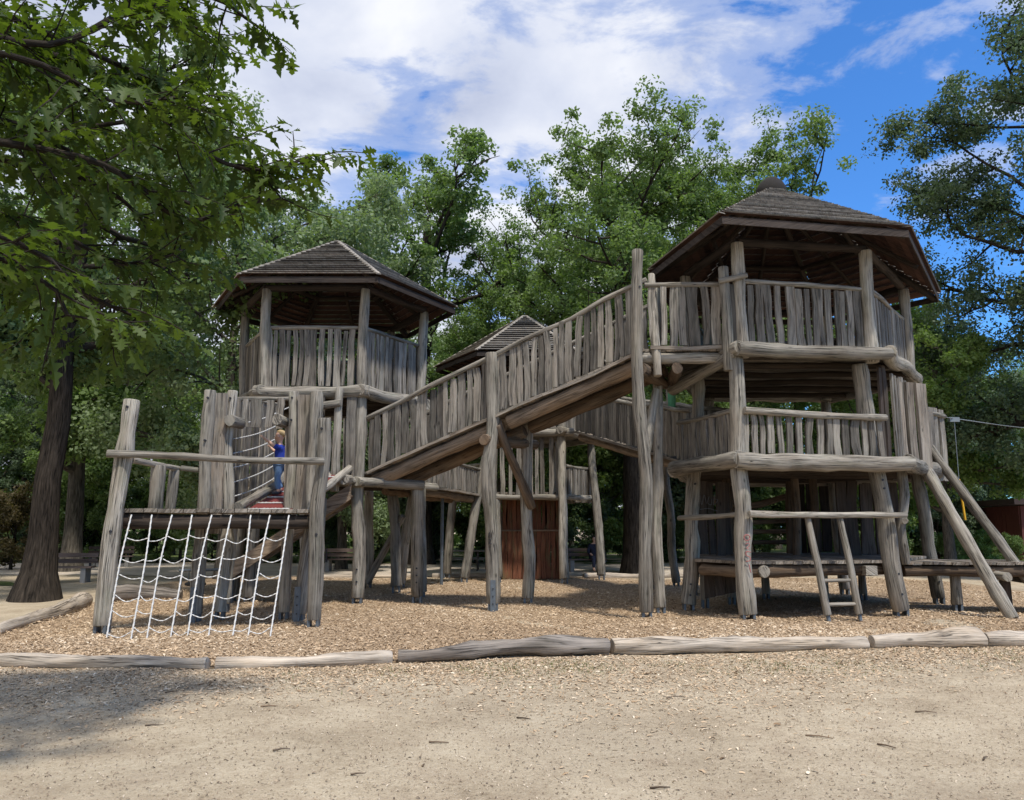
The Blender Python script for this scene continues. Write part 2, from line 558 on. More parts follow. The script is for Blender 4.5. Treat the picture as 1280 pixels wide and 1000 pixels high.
def railing(parent, a, b, za, zb, ha, hb, rng, w=.135, gap=.03, th=.04, rail_r=.05, mat='weathered_paling', rail=True, wav=.11, drop=.0, jit=.045, out=None):
    """palings from a to b (xy), standing on za..zb, with a round handrail"""
    a, b = V((a[0], a[1], 0)), V((b[0], b[1], 0))
    d = b - a
    L = d.length
    d.normalize()
    n = V((d.y, -d.x, 0)) if out is None else V(out)
    x = gap / 2
    while x < L - .06:
        ww = w * rng.uniform(.62, 1.28)
        xc = x + ww / 2
        if xc + ww * .4 > L:
            break
        t = xc / L
        p = a + d * xc
        z0 = za + (zb - za) * t - drop + rng.uniform(-jit, jit) * .5
        z1 = za + ha + (zb + hb - za - ha) * t + rng.uniform(-jit, jit) - .03
        tl = rng.gauss(0, .020)
        p = p + n * rng.uniform(-.012, .012)
        board('paling', parent, p + V((0, 0, z0)), p + d * tl + V((0, 0, z1)), d, n, ww, th, mat, rng, wav)
        x += ww + gap * rng.uniform(.45, 1.7)
    if rail:
        A = a - d * .08 + V((0, 0, za + ha))
        B = b + d * .08 + V((0, 0, zb + hb))
        pole('handrail', parent, [A, B], rail_r, rail_r * .9, 'weathered_post', 9, int(L * 100) + int(za * 7), .02, .10)


def poly_deck(parent, poly, z, ang, rng, w=.15, th=.05, mat='weathered_plank', gap=.012):
    """deck planks cut to a convex polygon"""
    ca, sa = math.cos(ang), math.sin(ang)
    P = [(x * ca + y * sa, -x * sa + y * ca) for x, y in poly]
    lo, hi = min(p[1] for p in P), max(p[1] for p in P)

    def span(v):
        xs = []
        for i in range(len(P)):
            a, b = P[i], P[(i + 1) % len(P)]
            if (a[1] - v) * (b[1] - v) <= 0 and a[1] != b[1]:
                xs.append(a[0] + (b[0] - a[0]) * (v - a[1]) / (b[1] - a[1]))
        return (min(xs), max(xs)) if len(xs) > 1 else None
    v = lo + .005
    back = lambda x, y: (x * ca - y * sa, x * sa + y * ca)
    while v < hi - .02:
        ww = min(w * rng.uniform(.9, 1.1), hi - v - .005)
        s0, s1 = span(v), span(v + ww - gap)
        if s0 and s1 and ww > .04:
            zz = z + rng.uniform(-.006, .006)
            e = [rng.uniform(-.012, .012) for _ in range(2)]
            q = [back(s0[0] + e[0], v), back(s0[1] + e[1], v), back(s1[1] + e[1], v + ww - gap), back(s1[0] + e[0], v + ww - gap)]
            hexa('deck_plank', parent, [(x, y, zz - th) for x, y in q] + [(x, y, zz) for x, y in q], mat, 0)
        v += ww


def roof(parent, eave, apex, rows, rng, lift=.075, th=.024, hip=True, mat='roof_board', rafters=True, fascia=.13):
    ap = V(apex)
    E_ = [V(e) for e in eave]
    n = len(E_)
    for i in range(n):
        a, b = E_[i], E_[(i + 1) % n]
        nm = (b - a).cross(ap - a).normalized()
        if nm.z < 0:
            nm = -nm
        for k in range(rows):
            t0, t1 = k / rows, min(.985, (k + 1.28) / rows)
            jl = rng.uniform(-.004, .004)
            q = [a.lerp(ap, t0), b.lerp(ap, t0), b.lerp(ap, t1), a.lerp(ap, t1)]
            up = [lift + jl, lift + rng.uniform(-.006, .006), .0, .0]
            lo = [p + nm * u for p, u in zip(q, up)]
            rb = hexa('roof_board', parent, lo + [p + nm * th for p in lo], mat, 0)
            rb.data.materials.append(M['roof_lining'])       # darker reddish brown on the inner side
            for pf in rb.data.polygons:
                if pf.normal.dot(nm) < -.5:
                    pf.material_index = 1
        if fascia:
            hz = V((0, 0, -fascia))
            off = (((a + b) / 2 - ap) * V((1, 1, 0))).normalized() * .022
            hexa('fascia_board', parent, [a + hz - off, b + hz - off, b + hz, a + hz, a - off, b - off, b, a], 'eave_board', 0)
        if hip:
            d = (ap - a).normalized()
            side = d.cross(V((0, 0, 1))).normalized()
            upn = side.cross(d).normalized()
            if upn.z < 0:
                upn = -upn
            c0, c1 = a + upn * .055 - d * .03, ap - d * .05 + upn * .055
            s = side * .055
            hexa('hip_board', parent, [c0 - s, c0 + s, c1 + s, c1 - s, c0 - s * .8 + upn * .03, c0 + s * .8 + upn * .03, c1 + s * .8 + upn * .03, c1 - s * .8 + upn * .03], 'hip_board', 1)
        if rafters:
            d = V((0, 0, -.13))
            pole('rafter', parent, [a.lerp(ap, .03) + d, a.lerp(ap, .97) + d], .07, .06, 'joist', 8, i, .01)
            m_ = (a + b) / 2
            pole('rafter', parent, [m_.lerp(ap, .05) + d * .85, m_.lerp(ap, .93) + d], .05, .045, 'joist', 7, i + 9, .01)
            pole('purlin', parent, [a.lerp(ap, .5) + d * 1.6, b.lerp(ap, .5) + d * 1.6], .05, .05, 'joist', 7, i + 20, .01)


def ring(parent, pts, z, r, seed, name='ring_log', over=.12, mat='weathered_post', skip=()):
    n = len(pts)
    for i in range(n):
        if i in skip:
            continue
        a, b = V((*pts[i], z)), V((*pts[(i + 1) % n], z))
        d = (b - a).normalized()
        dz = V((0, 0, .012 if i % 2 else -.012))
        pole(name, parent, [a - d * over + dz, b + d * over + dz], r, r * .88, mat, 12, seed + i, .03, .10)



# ------------------------------------------------------------------ ground
nr = np.random.default_rng(5)


def bulk(name, verts, mat, rnd=None, parent=None, faces_per=None, smooth=False, origin=(0, 0, 0)):
    """many small faces in one mesh. verts: (N, k, 3); faces_per: list of corner tuples in each piece"""
    N, k = verts.shape[:2]
    fp = faces_per or [tuple(range(k))]
    me = bpy.data.meshes.new(name)
    vv = (verts.reshape(-1, 3) - np.array(origin)).astype(np.float32)
    me.vertices.add(N * k)
    me.vertices.foreach_set('co', vv.ravel())
    base = (np.arange(N) * k)[:, None]
    loops = np.concatenate([base + np.array(f)[None, :] for f in fp], axis=1).ravel()
    tot = np.tile(np.array([len(f) for f in fp]), N)
    start = np.concatenate([[0], np.cumsum(tot)[:-1]])
    me.loops.add(len(loops))
    me.loops.foreach_set('vertex_index', loops.astype(np.int32))
    me.polygons.add(len(tot))
    me.polygons.foreach_set('loop_start', start.astype(np.int32))
    me.polygons.foreach_set('loop_total', tot.astype(np.int32))
    if rnd is not None:
        at = me.attributes.new('rnd', 'FLOAT', 'POINT')
        at.data.foreach_set('value', np.repeat(rnd, k).astype(np.float32))
    me.update(calc_edges=True)
    me.validate()
    if smooth:
        me.polygons.foreach_set('use_smooth', np.ones(len(tot), bool))
    me.materials.append(M[mat])
    o = bpy.data.objects.new(name, me)
    place(o, parent, origin)
    return o


def grid(name, X, Y, Z, mat, kind='structure'):
    h, w = X.shape
    verts = np.stack([X, Y, Z], -1).reshape(-1, 3)
    idx = np.arange(h * w).reshape(h, w)
    q = np.stack([idx[:-1, :-1], idx[:-1, 1:], idx[1:, 1:], idx[1:, :-1]], -1).reshape(-1, 4)
    me = bpy.data.meshes.new(name)
    me.from_pydata(verts.tolist(), [], q.tolist())
    me.polygons.foreach_set('use_smooth', np.ones(len(q), bool))
    me.materials.append(M[mat])
    o = bpy.data.objects.new(name, me)
    place(o, None, (0, 0, 0))
    tag(o, kind=kind)
    return o


def gz(x, y):
    f = np.clip((70 - np.hypot(x, y)) / 40, 0, 1)
    return f * (.014 * np.sin(x * 1.3 + y * .7) + .011 * np.sin(x * .6 - y * 1.9 + 1) + .006 * np.sin(x * 4.1 + y * 3.3))


def nonuni(lim, fine, step):
    a = list(np.arange(0, fine + 1e-6, step))
    while a[-1] < lim:
        a.append(a[-1] + max(step, (a[-1] - fine) * .35 + step))
    return np.array(a)


ax = nonuni(700, 16, .35)
xs = np.concatenate([-ax[:0:-1], ax])
ys = np.concatenate([-nonuni(300, 1, .6)[:0:-1], nonuni(900, 30, .35)])
X, Y = np.meshgrid(xs, ys)
grid('ground', X, Y, gz(X, Y), 'dirt')

FL = np.array([(-12, 10.6), (-9, 10.2), (-6.0, 9.85), (-3.44, 9.55), (-1.4, 10.05), (1.27, 10.5), (4.8, 11.05), (6.5, 11.35), (9.5, 11.7), (14, 12.4)])


def front(x):
    return np.interp(x, FL[:, 0], FL[:, 1])


FEET = [(-6.09, 12.25), (-3.13, 13.02), (-5.33, 13.85), (-3.63, 13.95), (-.36, 15.74), (.33, 17.0), (2.33, 14.25), (2.72, 15.05), (3.94, 13.75), (6.92, 14.62), (3.33, 15.6), (8.62, 14.2), (-3.22, 17.12), (-2.05, 17.75), (-2.07, 18.6), (-5.5, 17.3), (8.95, 17.2), (5.27, 13.75), (5.87, 13.92)]


def heap(x, y):
    """chips kicked up in low heaps and hollows round the posts"""
    z = 0 * x
    for i, (fx_, fy_) in enumerate(FEET):
        d2 = (x - fx_) ** 2 + (y - fy_ - .05) ** 2
        z = z + (.045 + .02 * math.sin(i * 2.3)) * np.exp(-d2 / .10) - .02 * np.exp(-((x - fx_ - .5) ** 2 + (y - fy_ + .35) ** 2) / .2)
    return z


def bed_z(x, y):
    return heap(x, y) + gz(x, y) + .03 + .02 * np.sin(x * .9 + 1.2) * np.sin(y * .8) + .012 * np.sin(x * 2.7 + y * 1.6)


def left(y):
    return np.interp(y, [9, 10, 13, 14.6, 17, 20, 27], [-8.6, -8.3, -7.95, -8.25, -8.8, -9.8, -10.5])


uu = np.linspace(0, 1, 190)
vv = np.linspace(0, 1, 150)
U, W = np.meshgrid(uu, vv)
x0 = -8.4 + U * 21.5
yb = 26.3 + .6 * np.sin(x0 * .9) + .35 * np.sin(x0 * 2.3 + 1)
Yb = front(x0) + (yb - front(x0)) * W
Xb = np.where(U < .5, left(Yb) + (x0 + 8.4) * (2.35 - left(Yb)) / 10.75, x0)
edge = np.clip(np.minimum(np.minimum(U, 1 - U) * 12, np.minimum(W * 30, (1 - W) * 10)), 0, 1)
Zb = gz(Xb, Yb) + .006 + (bed_z(Xb, Yb) - gz(Xb, Yb) - .006) * edge
grid('chip_bed', Xb, Yb, Zb, 'chip_soil')

px_ = np.linspace(-60, 60, 90)
pv = np.linspace(0, 1, 8)
PX, PV = np.meshgrid(px_, pv)
c0 = 27.6 + .02 * (PX + 4) ** 2 * .05 + .5 * np.sin(PX * .25)
grid('path', PX, c0 + PV * (9.5 + .4 * np.sin(PX * .4)), gz(PX, c0 + PV * 9) + .012, 'path_sand')
lx = np.linspace(0, 1, 14)
LX, LV = np.meshgrid(lx, np.linspace(0, 1, 8))
grid('lawn_strip', -23 + LX * 9 - LV * .8, 23.0 + LV * 1.5 + .25 * np.sin(LX * 15), gz(-23 + LX * 9, 23 + LV * 1.5) + .012, 'lawn')
grid('lawn', -60 + U * 130, 37.5 + W * 60 + .8 * np.sin(U * 60), gz(-60 + U * 130, 37 + W * 60) + .01, 'lawn')


def chips(n, x, y, z, lmin, lmax, aspect, tilt, rndv):
    """little bent slivers: two quads each"""
    a = nr.uniform(0, 6.283, n)
    l = nr.uniform(lmin, lmax, n) / 2
    w = l * nr.uniform(*aspect, n)
    d = np.stack([np.cos(a), np.sin(a), nr.normal(0, tilt, n)], -1)
    d /= np.linalg.norm(d, axis=1)[:, None]
    s = np.stack([-np.sin(a), np.cos(a), nr.normal(0, tilt, n)], -1)
    c = np.stack([x, y, z], -1)
    up = np.zeros((n, 3))
    up[:, 2] = nr.uniform(.002, .008, n)
    D, S = d * l[:, None], s * w[:, None]
    v = np.stack([c - D - S * .7, c - D + S * .8, c + S + up, c - S + up, c + D - S * .6, c + D + S * .7], 1)
    return v


nC = 130000
t = nr.random(nC)
cx = nr.uniform(-8.6, 12.5, nC)
cy = front(cx) + .08 + (26 - front(cx)) * t ** 1.75
ok = cx > left(cy) + .05
cx, cy = cx[ok], cy[ok]
n = len(cx)
bias = .5 + .22 * np.sin(cx * .7 + 2) * np.sin(cy * .9)
ch = bulk('wood_chips', chips(n, cx, cy, bed_z(cx, cy) + nr.uniform(.004, .022, n), .016, .066, (.16, .5), .24, None), 'wood_chip',
          np.clip(nr.normal(bias, .20, n), 0, 1), faces_per=[(0, 3, 2, 1), (3, 4, 5, 2)])
tag(ch, 'loose tan wood chips covering the play area inside the log kerb', 'wood chips', kind='stuff')
n = 34000
cx = nr.uniform(-9, 10, n)
cy = front(cx) - .08 - np.abs(nr.normal(0, 1.25, n)) * (1 + .35 * np.sin(cx * .9))
ok = cy > 4.5
cx, cy = cx[ok], cy[ok]
n = len(cx)
ch = bulk('scattered_chips', chips(n, cx, cy, gz(cx, cy) + nr.uniform(.003, .010, n), .014, .058, (.16, .5), .2, None), 'wood_chip',
          np.clip(nr.normal(.52, .25, n), 0, 1), faces_per=[(0, 3, 2, 1), (3, 4, 5, 2)])
tag(ch, 'wood chips spilled onto the trodden earth in front of the log kerb', 'wood chips', kind='stuff')
n = 60000
cx = nr.uniform(-7, 8, n)
cy = 3.6 + nr.random(n) ** 1.3 * 6.5
ok = cy < front(cx) - .1
cx, cy = cx[ok], cy[ok]
n = len(cx)
ch = bulk('ground_litter', chips(n, cx, cy, gz(cx, cy) + nr.uniform(.002, .005, n), .004, .026, (.12, .5), .25, None), 'litter',
          np.clip(nr.normal(.50, .28, n), 0, 1), faces_per=[(0, 3, 2, 1), (3, 4, 5, 2)])
tag(ch, 'tiny bits of dry leaf, bark and twig lying on the bare earth', 'litter', kind='stuff')
# sparse grass where few people walk
n = 5200
cx = np.concatenate([nr.uniform(-1.5, 8.5, n - 900), nr.uniform(-2.5, 1, 900)])
cy = front(cx) - .35 - np.abs(nr.normal(.55, .42, n))
keep = (np.sin(cx * 2.1 + 1) + np.sin(cx * 5.3 + cy * 3) + np.sin(cy * 4.1) + nr.normal(0, .7, n)) > .1
cx, cy = cx[keep], cy[keep]
n = len(cx)
a = nr.uniform(0, 6.28, n)
hh = nr.uniform(.015, .05, n)
ln = nr.normal(0, .022, (n, 2))
b0 = np.stack([cx - .004 * np.cos(a), cy - .004 * np.sin(a), gz(cx, cy) - .003], -1)
b1 = np.stack([cx + .004 * np.cos(a), cy + .004 * np.sin(a), gz(cx, cy) - .003], -1)
b2 = np.stack([cx + ln[:, 0], cy + ln[:, 1], gz(cx, cy) + hh], -1)
gb = bulk('sparse_grass', np.stack([b0, b1, b2], 1), 'grass_blade', nr.random(n))
tag(gb, 'thin worn grass growing in front of the log kerb', 'grass', kind='stuff')

# a few twigs big enough to pick out
rt = random.Random(3)
for i, (x, y, l, a_) in enumerate([(.93, 5.35, .13, .1), (2.35, 6.45, .2, -.5), (2.75, 6.2, .14, -.9), (-1.65, 6.05, .12, .4), (-.6, 5.75, .06, 1.5), (-2.95, 6.9, .11, .2), (-.55, 6.35, .15, -.1), (3.3, 5.9, .1, .8), (-1.0, 5.5, .09, .3), (.1, 7.2, .13, -.4), (1.55, 7.9, .2, .3), (-2.2, 7.6, .15, .1), (3.6, 7.3, .17, -.2), (-3.3, 8.1, .12, .6)]):
    d = V((math.cos(a_), math.sin(a_), 0)) * l / 2
    z = float(gz(x, y)) + .008
    c = V((x, y, z))
    tw = pole('twig', None, [c - d, c + V((-d.y, d.x, 0)) * rt.uniform(-.25, .25) + V((0, 0, .006)), c + d], .007, .004, 'brown_timber', 6, i, 0, 0, .05)
    tag(tw, 'thin brown twig lying on the bare sandy earth', 'twig', 'twigs dropped on the earth')

# ------------------------------------------------------------------ log kerb
def log(pts, r0, r1, mat, label, seed, group='logs of the kerb'):
    P = [V((x, y, float(gz(x, y)) + z)) for x, y, z in pts]
    o = pole('kerb_log', None, P, r0, r1, mat, 16, seed, .03, .17, .10)
    return tag(o, label, 'log', group)


log([(-9.6, 10.3, .06), (-7.5, 10.05, .07), (-5.2, 9.75, .06), (-3.5, 9.57, .05)], .095, .08, 'kerb_log', 'long pale debarked kerb log lying before the rope net', 1)
log([(-3.42, 9.60, .05), (-2.6, 9.72, .05), (-1.45, 10.05, .055)], .075, .085, 'kerb_log', 'slim pale kerb log next to the dark gnarled one', 2)
log([(-1.38, 10.06, .07), (-.7, 10.12, .10), (.0, 10.33, .13), (.6, 10.42, .12), (1.22, 10.5, .10)], .07, .125, 'grey_kerb_log', 'dark grey gnarled kerb log, the thickest in the row', 3)
log([(1.27, 10.52, .10), (2.4, 10.75, .10), (3.6, 10.9, .08), (4.72, 11.03, .07)], .105, .085, 'kerb_log', 'straight pale kerb log with a dark saw cut at either end', 4)
log([(4.8, 11.06, .09), (5.6, 11.16, .10), (6.42, 11.3, .10)], .085, .13, 'kerb_log', 'short pale kerb log thickening to a round knotty end', 5)
log([(6.47, 11.36, .08), (8, 11.5, .08), (10, 11.8, .08)], .105, .10, 'kerb_log', 'kerb log beyond the knotty one, below the slanting poles', 6)
log([(-7.95, 12.7, .05), (-8.05, 13.6, .08), (-8.2, 14.6, .09), (-8.45, 15.7, .13), (-8.8, 16.9, .12)], .09, .17, 'kerb_log', 'pale curving kerb log running back beside the big tree', 7)
log([(-8.95, 18.0, .12), (-8.5, 18.1, .16), (-8.0, 18.3, .13), (-7.4, 18.35, .10)], .17, .13, 'grey_kerb_log', 'grey crooked log lying between the big tree and the net platform', 8, None)
for i, (x0_, y0_, x1_, y1_) in enumerate([(-6.5, 26.2, -2.8, 26.6), (-2.6, 26.7, .0, 26.4), (2.3, 26.3, 4.3, 26.7), (4.6, 26.6, 8.2, 26.9)]):
    log([(x0_, y0_, .05), ((x0_ + x1_) / 2, (y0_ + y1_) / 2 + .1, .06), (x1_, y1_, .05)], .10, .09, 'kerb_log', 'pale low kerb log at the far edge of the wood chips', 20 + i, 'far kerb logs')

# ------------------------------------------------------------------ towers
def hexpts(cx, cy, r, rot=0):
    return [(cx + r * math.cos(rad(-120 + 60 * i + rot)), cy + r * math.sin(rad(-120 + 60 * i + rot))) for i in range(6)]


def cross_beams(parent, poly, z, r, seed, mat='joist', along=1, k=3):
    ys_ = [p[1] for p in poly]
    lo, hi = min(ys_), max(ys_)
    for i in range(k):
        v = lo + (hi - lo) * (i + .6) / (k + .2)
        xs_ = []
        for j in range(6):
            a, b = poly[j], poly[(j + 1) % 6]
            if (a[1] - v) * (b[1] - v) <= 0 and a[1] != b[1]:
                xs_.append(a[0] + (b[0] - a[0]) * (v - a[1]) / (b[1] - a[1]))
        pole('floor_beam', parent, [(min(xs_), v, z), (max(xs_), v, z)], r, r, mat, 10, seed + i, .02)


# --- tower on the left
rg = random.Random(11)
TL = thing('lookout_tower', 'roofed hexagonal wooden tower standing behind the rope net platform', 'tower', (-4.3, 18.85, 0), 'roofed lookout towers')
PL = hexpts(-4.3, 18.85, 2.1)
FT = [(-5.55, 17.35), (-3.22, 17.12), (-2.07, 18.6), (-2.85, 20.3), (-5.3, 20.8), (-6.5, 18.9)]
for i in range(6):
    leg(TL, (*FT[i], 0), (*PL[i], 4.45), .14 if i != 1 else .14, seed=i, bz=(.5, .75) if i in (1, 2) else (), mat='weathered_post')
extra = [((-6.1, 17.7, 0), (-5.75, 17.3, 2.6), .17), ((-2.95, 21.6, 0), (-2.6, 21.2, 2.6), .13), ((-3.82, 21.7, 0), (-3.8, 21.4, 2.6), .13)]
for f, t_, r in extra:
    leg(TL, f, t_, r, seed=int(f[0] * 10))
pole('brace', TL, [(-3.75, 21.3, .2), (-2.75, 20.4, 1.9)], .09, .08, 'weathered_post', 9, 3)
RL = hexpts(-4.3, 18.85, 2.24)
ring(TL, RL, 4.50, .135, 40)
for i in range(6):
    a, b = PL[i], PL[(i + 1) % 6]
    h = 1.35
    railing(TL, a, b, 4.62, 4.62, h - .05, h - .05, rg, w=.13, gap=.034)
    pole('post', TL, [(*PL[i], 4.45), (PL[i][0] + (PL[i][0] + 4.3) * .035, PL[i][1] + (PL[i][1] - 18.85) * .035, 6.78)], .115, .10, 'weathered_post', 12, 60 + i, .012)
poly_deck(TL, hexpts(-4.3, 18.85, 2.1), 4.60, .0, rg)
cross_beams(TL, hexpts(-4.3, 18.85, 2.2), 4.48, .06, 5, k=6)
EL = [(x, y, 6.86) for x, y in hexpts(-4.3, 18.85, 2.92)]
roof(TL, EL, (-4.3, 18.85, 8.52), 19, rg)
for i in range(6):        # eave plates on the posts
    a, b = hexpts(-4.3, 18.85, 2.18)[i], hexpts(-4.3, 18.85, 2.18)[(i + 1) % 6]
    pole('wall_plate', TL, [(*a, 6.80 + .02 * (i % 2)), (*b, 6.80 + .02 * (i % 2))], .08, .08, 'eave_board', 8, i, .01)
# middle floor of the left tower
ML = hexpts(-4.3, 18.85, 2.2)
poly_deck(TL, ML, 2.78, .0, rg, mat='weathered_plank')
cross_beams(TL, ML, 2.62, .10, 8)
for i in (0, 1):
    a, b = V((*RL[i], 2.56)), V((*RL[i + 1], 2.56))
    pole('ring_log', TL, [a - (b - a) * .06, b + (b - a) * .22], .10, .09, 'weathered_post', 11, 70 + i, .02)
railing(TL, (-4.05, 16.98), (-3.42, 16.98), 2.7, 2.7, 1.25, 1.25, rg, w=.06, gap=.035, rail=False)
pole('post', TL, [(-3.68, 16.7, 2.35), (-3.66, 16.72, 4.55)], .09, .08, 'weathered_post', 11, 81, .02)
board('screen_board', TL, (-3.42, 16.88, 2.6), (-3.42, 16.88, 4.45), (1, 0, 0), (0, -1, 0), .22, .04, 'weathered_paling', rg)
board('screen_board', TL, (-4.1, 16.88, 2.2), (-4.1, 16.88, 4.4), (1, 0, 0), (0, -1, 0), .2, .04, 'weathered_paling', rg)
pole('handrail', TL, [(-4.25, 16.8, 4.12), (-3.6, 16.62, 4.2)], .08, .075, 'weathered_post', 10, 83, .01)
pole('floor_beam', TL, [(-3.95, 16.0, 2.62), (-3.75, 17.6, 2.62)], .13, .12, 'weathered_post', 11, 84, .02)
pole('floor_beam', TL, [(-3.45, 16.45, 2.58), (-3.35, 17.8, 2.58)], .11, .10, 'weathered_post', 11, 85, .02)

# --- tower on the right
TR = thing('lookout_tower', 'tall hexagonal wooden tower of three decks beside the ladder', 'tower', (5.6, 16.3, 0), 'roofed lookout towers')
rg = random.Random(21)
LF = [(3.94, 13.75), (6.92, 14.62), (8.95, 17.2), (8.0, 19.7), (4.3, 19.6), (3.33, 15.6)]
LT = [(3.98, 13.95), (6.38, 14.42), (8.25, 16.6), (7.5, 18.9), (4.7, 18.8), (3.78, 15.95)]
for i in range(6):
    leg(TR, (*LF[i], 0), (*LT[i], 4.58), (.15, .155, .13, .13, .13, .14)[i], seed=30 + i, bz=((), (.45, .8, 2.45, 2.3), (.5,), (), (), (.35, .55, .75, .95, 2.45))[i])
R2 = [(3.86, 13.60), (7.05, 14.22), (9.0, 16.9), (7.9, 19.4), (4.4, 19.3), (3.2, 15.75)]
ring(TR, R2, 2.74, .155, 90, over=.06)
R3 = [(3.98, 13.72), (6.82, 14.15), (8.65, 16.8), (7.7, 19.1), (4.5, 19.0), (3.4, 15.9)]
ring(TR, R3, 4.72, .135, 100, over=.03)
U3 = [(4.12, 14.0), (6.62, 14.42), (8.38, 16.6), (7.5, 18.85), (4.7, 18.75), (3.6, 15.95)]
RC = (5.6, 16.3)
ER = [(3.56, 12.9, 6.82), (7.04, 13.55, 6.82), (9.35, 16.95, 6.62), (7.9, 19.7, 6.8), (4.2, 19.5, 6.8), (2.85, 15.85, 6.8)]
tops = [6.74, 6.74, 6.66, 6.7, 6.7, 6.74]
for i in range(6):
    x, y = U3[i]
    pole('post', TR, [(x, y, 4.6), (x + (x - RC[0]) * .01, y + (y - RC[1]) * .01, tops[i])], .125, .11, 'weathered_post', 12, 110 + i, .012)
    a, b = U3[i], U3[(i + 1) % 6]
    if i != 5:
        railing(TR, a, b, 4.80, 4.80, 1.22, 1.18, rg, w=.14, gap=.034, wav=.12)
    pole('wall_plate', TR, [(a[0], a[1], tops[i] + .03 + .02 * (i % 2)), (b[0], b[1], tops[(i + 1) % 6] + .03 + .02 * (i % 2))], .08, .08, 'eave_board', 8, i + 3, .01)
poly_deck(TR, R3, 4.80, .15, rg)
cross_beams(TR, R3, 4.68, .06, 12, k=6)
roof(TR, ER, (5.6, 16.3, 8.78), 21, rg, hip=False)
# rounded dark cap on the peak
vs_, fs, us, sm = tube_data([V((5.6, 16.3, z)) for z in (8.55, 8.66, 8.80, 8.94, 9.04, 9.08)], [.24, .31, .31, .24, .13, .03], 14, random.Random(2), .05)
mesh_obj('roof_cap', vs_, fs, 'thatch', TR, (5.6, 16.3, 8.62), us, sm)
# middle deck
poly_deck(TR, R2, 2.83, .15, rg, mat='weathered_plank')
cross_beams(TR, R2, 2.70, .06, 14, k=6)
railing(TR, (3.98, 13.78), (6.72, 14.3), 2.86, 2.86, .76, .70, rg, w=.145, gap=.055, rail=False, wav=.09)
pole('handrail', TR, [(4.02, 13.7, 3.62), (5.3, 14.0, 3.57), (6.72, 14.22, 3.56)], .062, .055, 'weathered_post', 10, 130, .02)
railing(TR, (3.32, 15.7), (3.86, 13.95), 2.86, 2.86, .80, .78, rg, w=.12, gap=.025, rail_r=.05)
railing(TR, (7.05, 14.65), (7.7, 15.4), 2.84, 2.84, 1.62, 1.62, rg, w=.13, gap=.03, rail=False)
railing(TR, (6.75, 14.5), (7.05, 14.75), 2.84, 2.84, 1.75, 1.75, rg, w=.12, gap=.03, rail=False, mat='dark_panel')
for k, (x, y, z0, z1, w) in enumerate([(7.34, 15.0, 2.78, 4.35, .30), (7.62, 15.12, 2.78, 4.36, .2), (7.9, 15.25, 2.72, 4.36, .28)]):
    board('screen_board', TR, (x, y, z0), (x, y, z1), (.9, .4, 0), (.4, -.9, 0), w, .05, 'weathered_plank', rg, .03)
for k, (x, y, z0, z1, w) in enumerate([(8.75, 16.6, 2.4, 4.1, .22), (9.05, 17.0, 2.75, 4.15, .2), (9.35, 17.3, 2.6, 4.15, .22)]):
    board('screen_board', TR, (x, y, z0), (x, y, z1), (.8, .6, 0), (.6, -.8, 0), w, .05, 'weathered_paling', rg, .03)
pole('rail', TR, [(8.6, 16.5, 4.0), (9.5, 17.4, 4.02)], .05, .05, 'weathered_post', 9, 5)
# lower deck
R1 = [(4.02, 13.98), (6.72, 14.55), (8.6, 16.9), (7.9, 19.2), (4.3, 19.2), (3.42, 15.3)]
poly_deck(TR, R1, 1.03, 1.72, rg, w=.17)
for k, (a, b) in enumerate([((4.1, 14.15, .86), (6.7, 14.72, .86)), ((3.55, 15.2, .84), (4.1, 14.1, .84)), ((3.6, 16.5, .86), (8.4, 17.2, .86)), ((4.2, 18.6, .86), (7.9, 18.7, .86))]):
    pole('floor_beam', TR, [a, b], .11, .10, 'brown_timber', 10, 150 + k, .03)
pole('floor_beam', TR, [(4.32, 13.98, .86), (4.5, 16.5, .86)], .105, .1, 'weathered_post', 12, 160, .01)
box('floor_beam', TR, (6.32, 14.75, .86), (.2, .8, .16), 'weathered_post', 1)
pole('rail', TR, [(3.98, 13.57, 1.83), (5.3, 13.95, 1.82), (6.98, 14.3, 1.83)], .058, .05, 'weathered_post', 10, 161, .01)
pole('rail', TR, [(3.2, 15.5, 1.79), (3.6, 14.6, 1.80), (3.95, 13.75, 1.84)], .05, .045, 'weathered_post', 10, 162, .01)
pole('rail', TR, [(6.9, 14.2, 1.72), (7.4, 15.2, 1.74)], .05, .045, 'weathered_post', 10, 163, .01)
pole('post', TR, [(7.28, 15.1, .95), (7.2, 15.0, 1.6), (7.36, 15.1, 2.2), (7.32, 15.05, 2.75)], .09, .09, 'weathered_post', 11, 164)
# board walls of the den on the lower deck
railing(TR, (3.72, 16.7), (4.62, 17.1), 1.05, 1.05, 1.55, 1.55, rg, w=.2, gap=.008, rail=False, mat='dark_panel', wav=.02)
railing(TR, (6.85, 17.0), (8.35, 17.3), 1.05, 1.05, 1.55, 1.55, rg, w=.2, gap=.008, rail=False, mat='dark_panel', wav=.02)
railing(TR, (6.55, 18.75), (7.5, 18.6), 1.05, 1.05, 1.55, 1.55, rg, w=.2, gap=.03, rail=False, mat='dark_panel', wav=.02)
for k, (x, y) in enumerate([(4.75, 17.9), (5.15, 18.4), (6.02, 17.2), (6.25, 18.2), (6.55, 17.6), (5.0, 18.9)]):
    pole('post', TR, [(x, y, 1.0), (x + .03, y, 2.68)], .095, .085, 'brown_timber', 10, 170 + k)
pole('rail', TR, [(4.7, 18.9, 2.25), (5.6, 18.95, 2.12), (6.5, 18.9, 2.35)], .08, .07, 'brown_timber', 9, 180)
for z in (1.25, 1.5, 1.75):
    pole('rail', TR, [(4.9, 18.95, z), (6.6, 18.9, z + .03)], .05, .05, 'brown_timber', 8, int(z * 10))
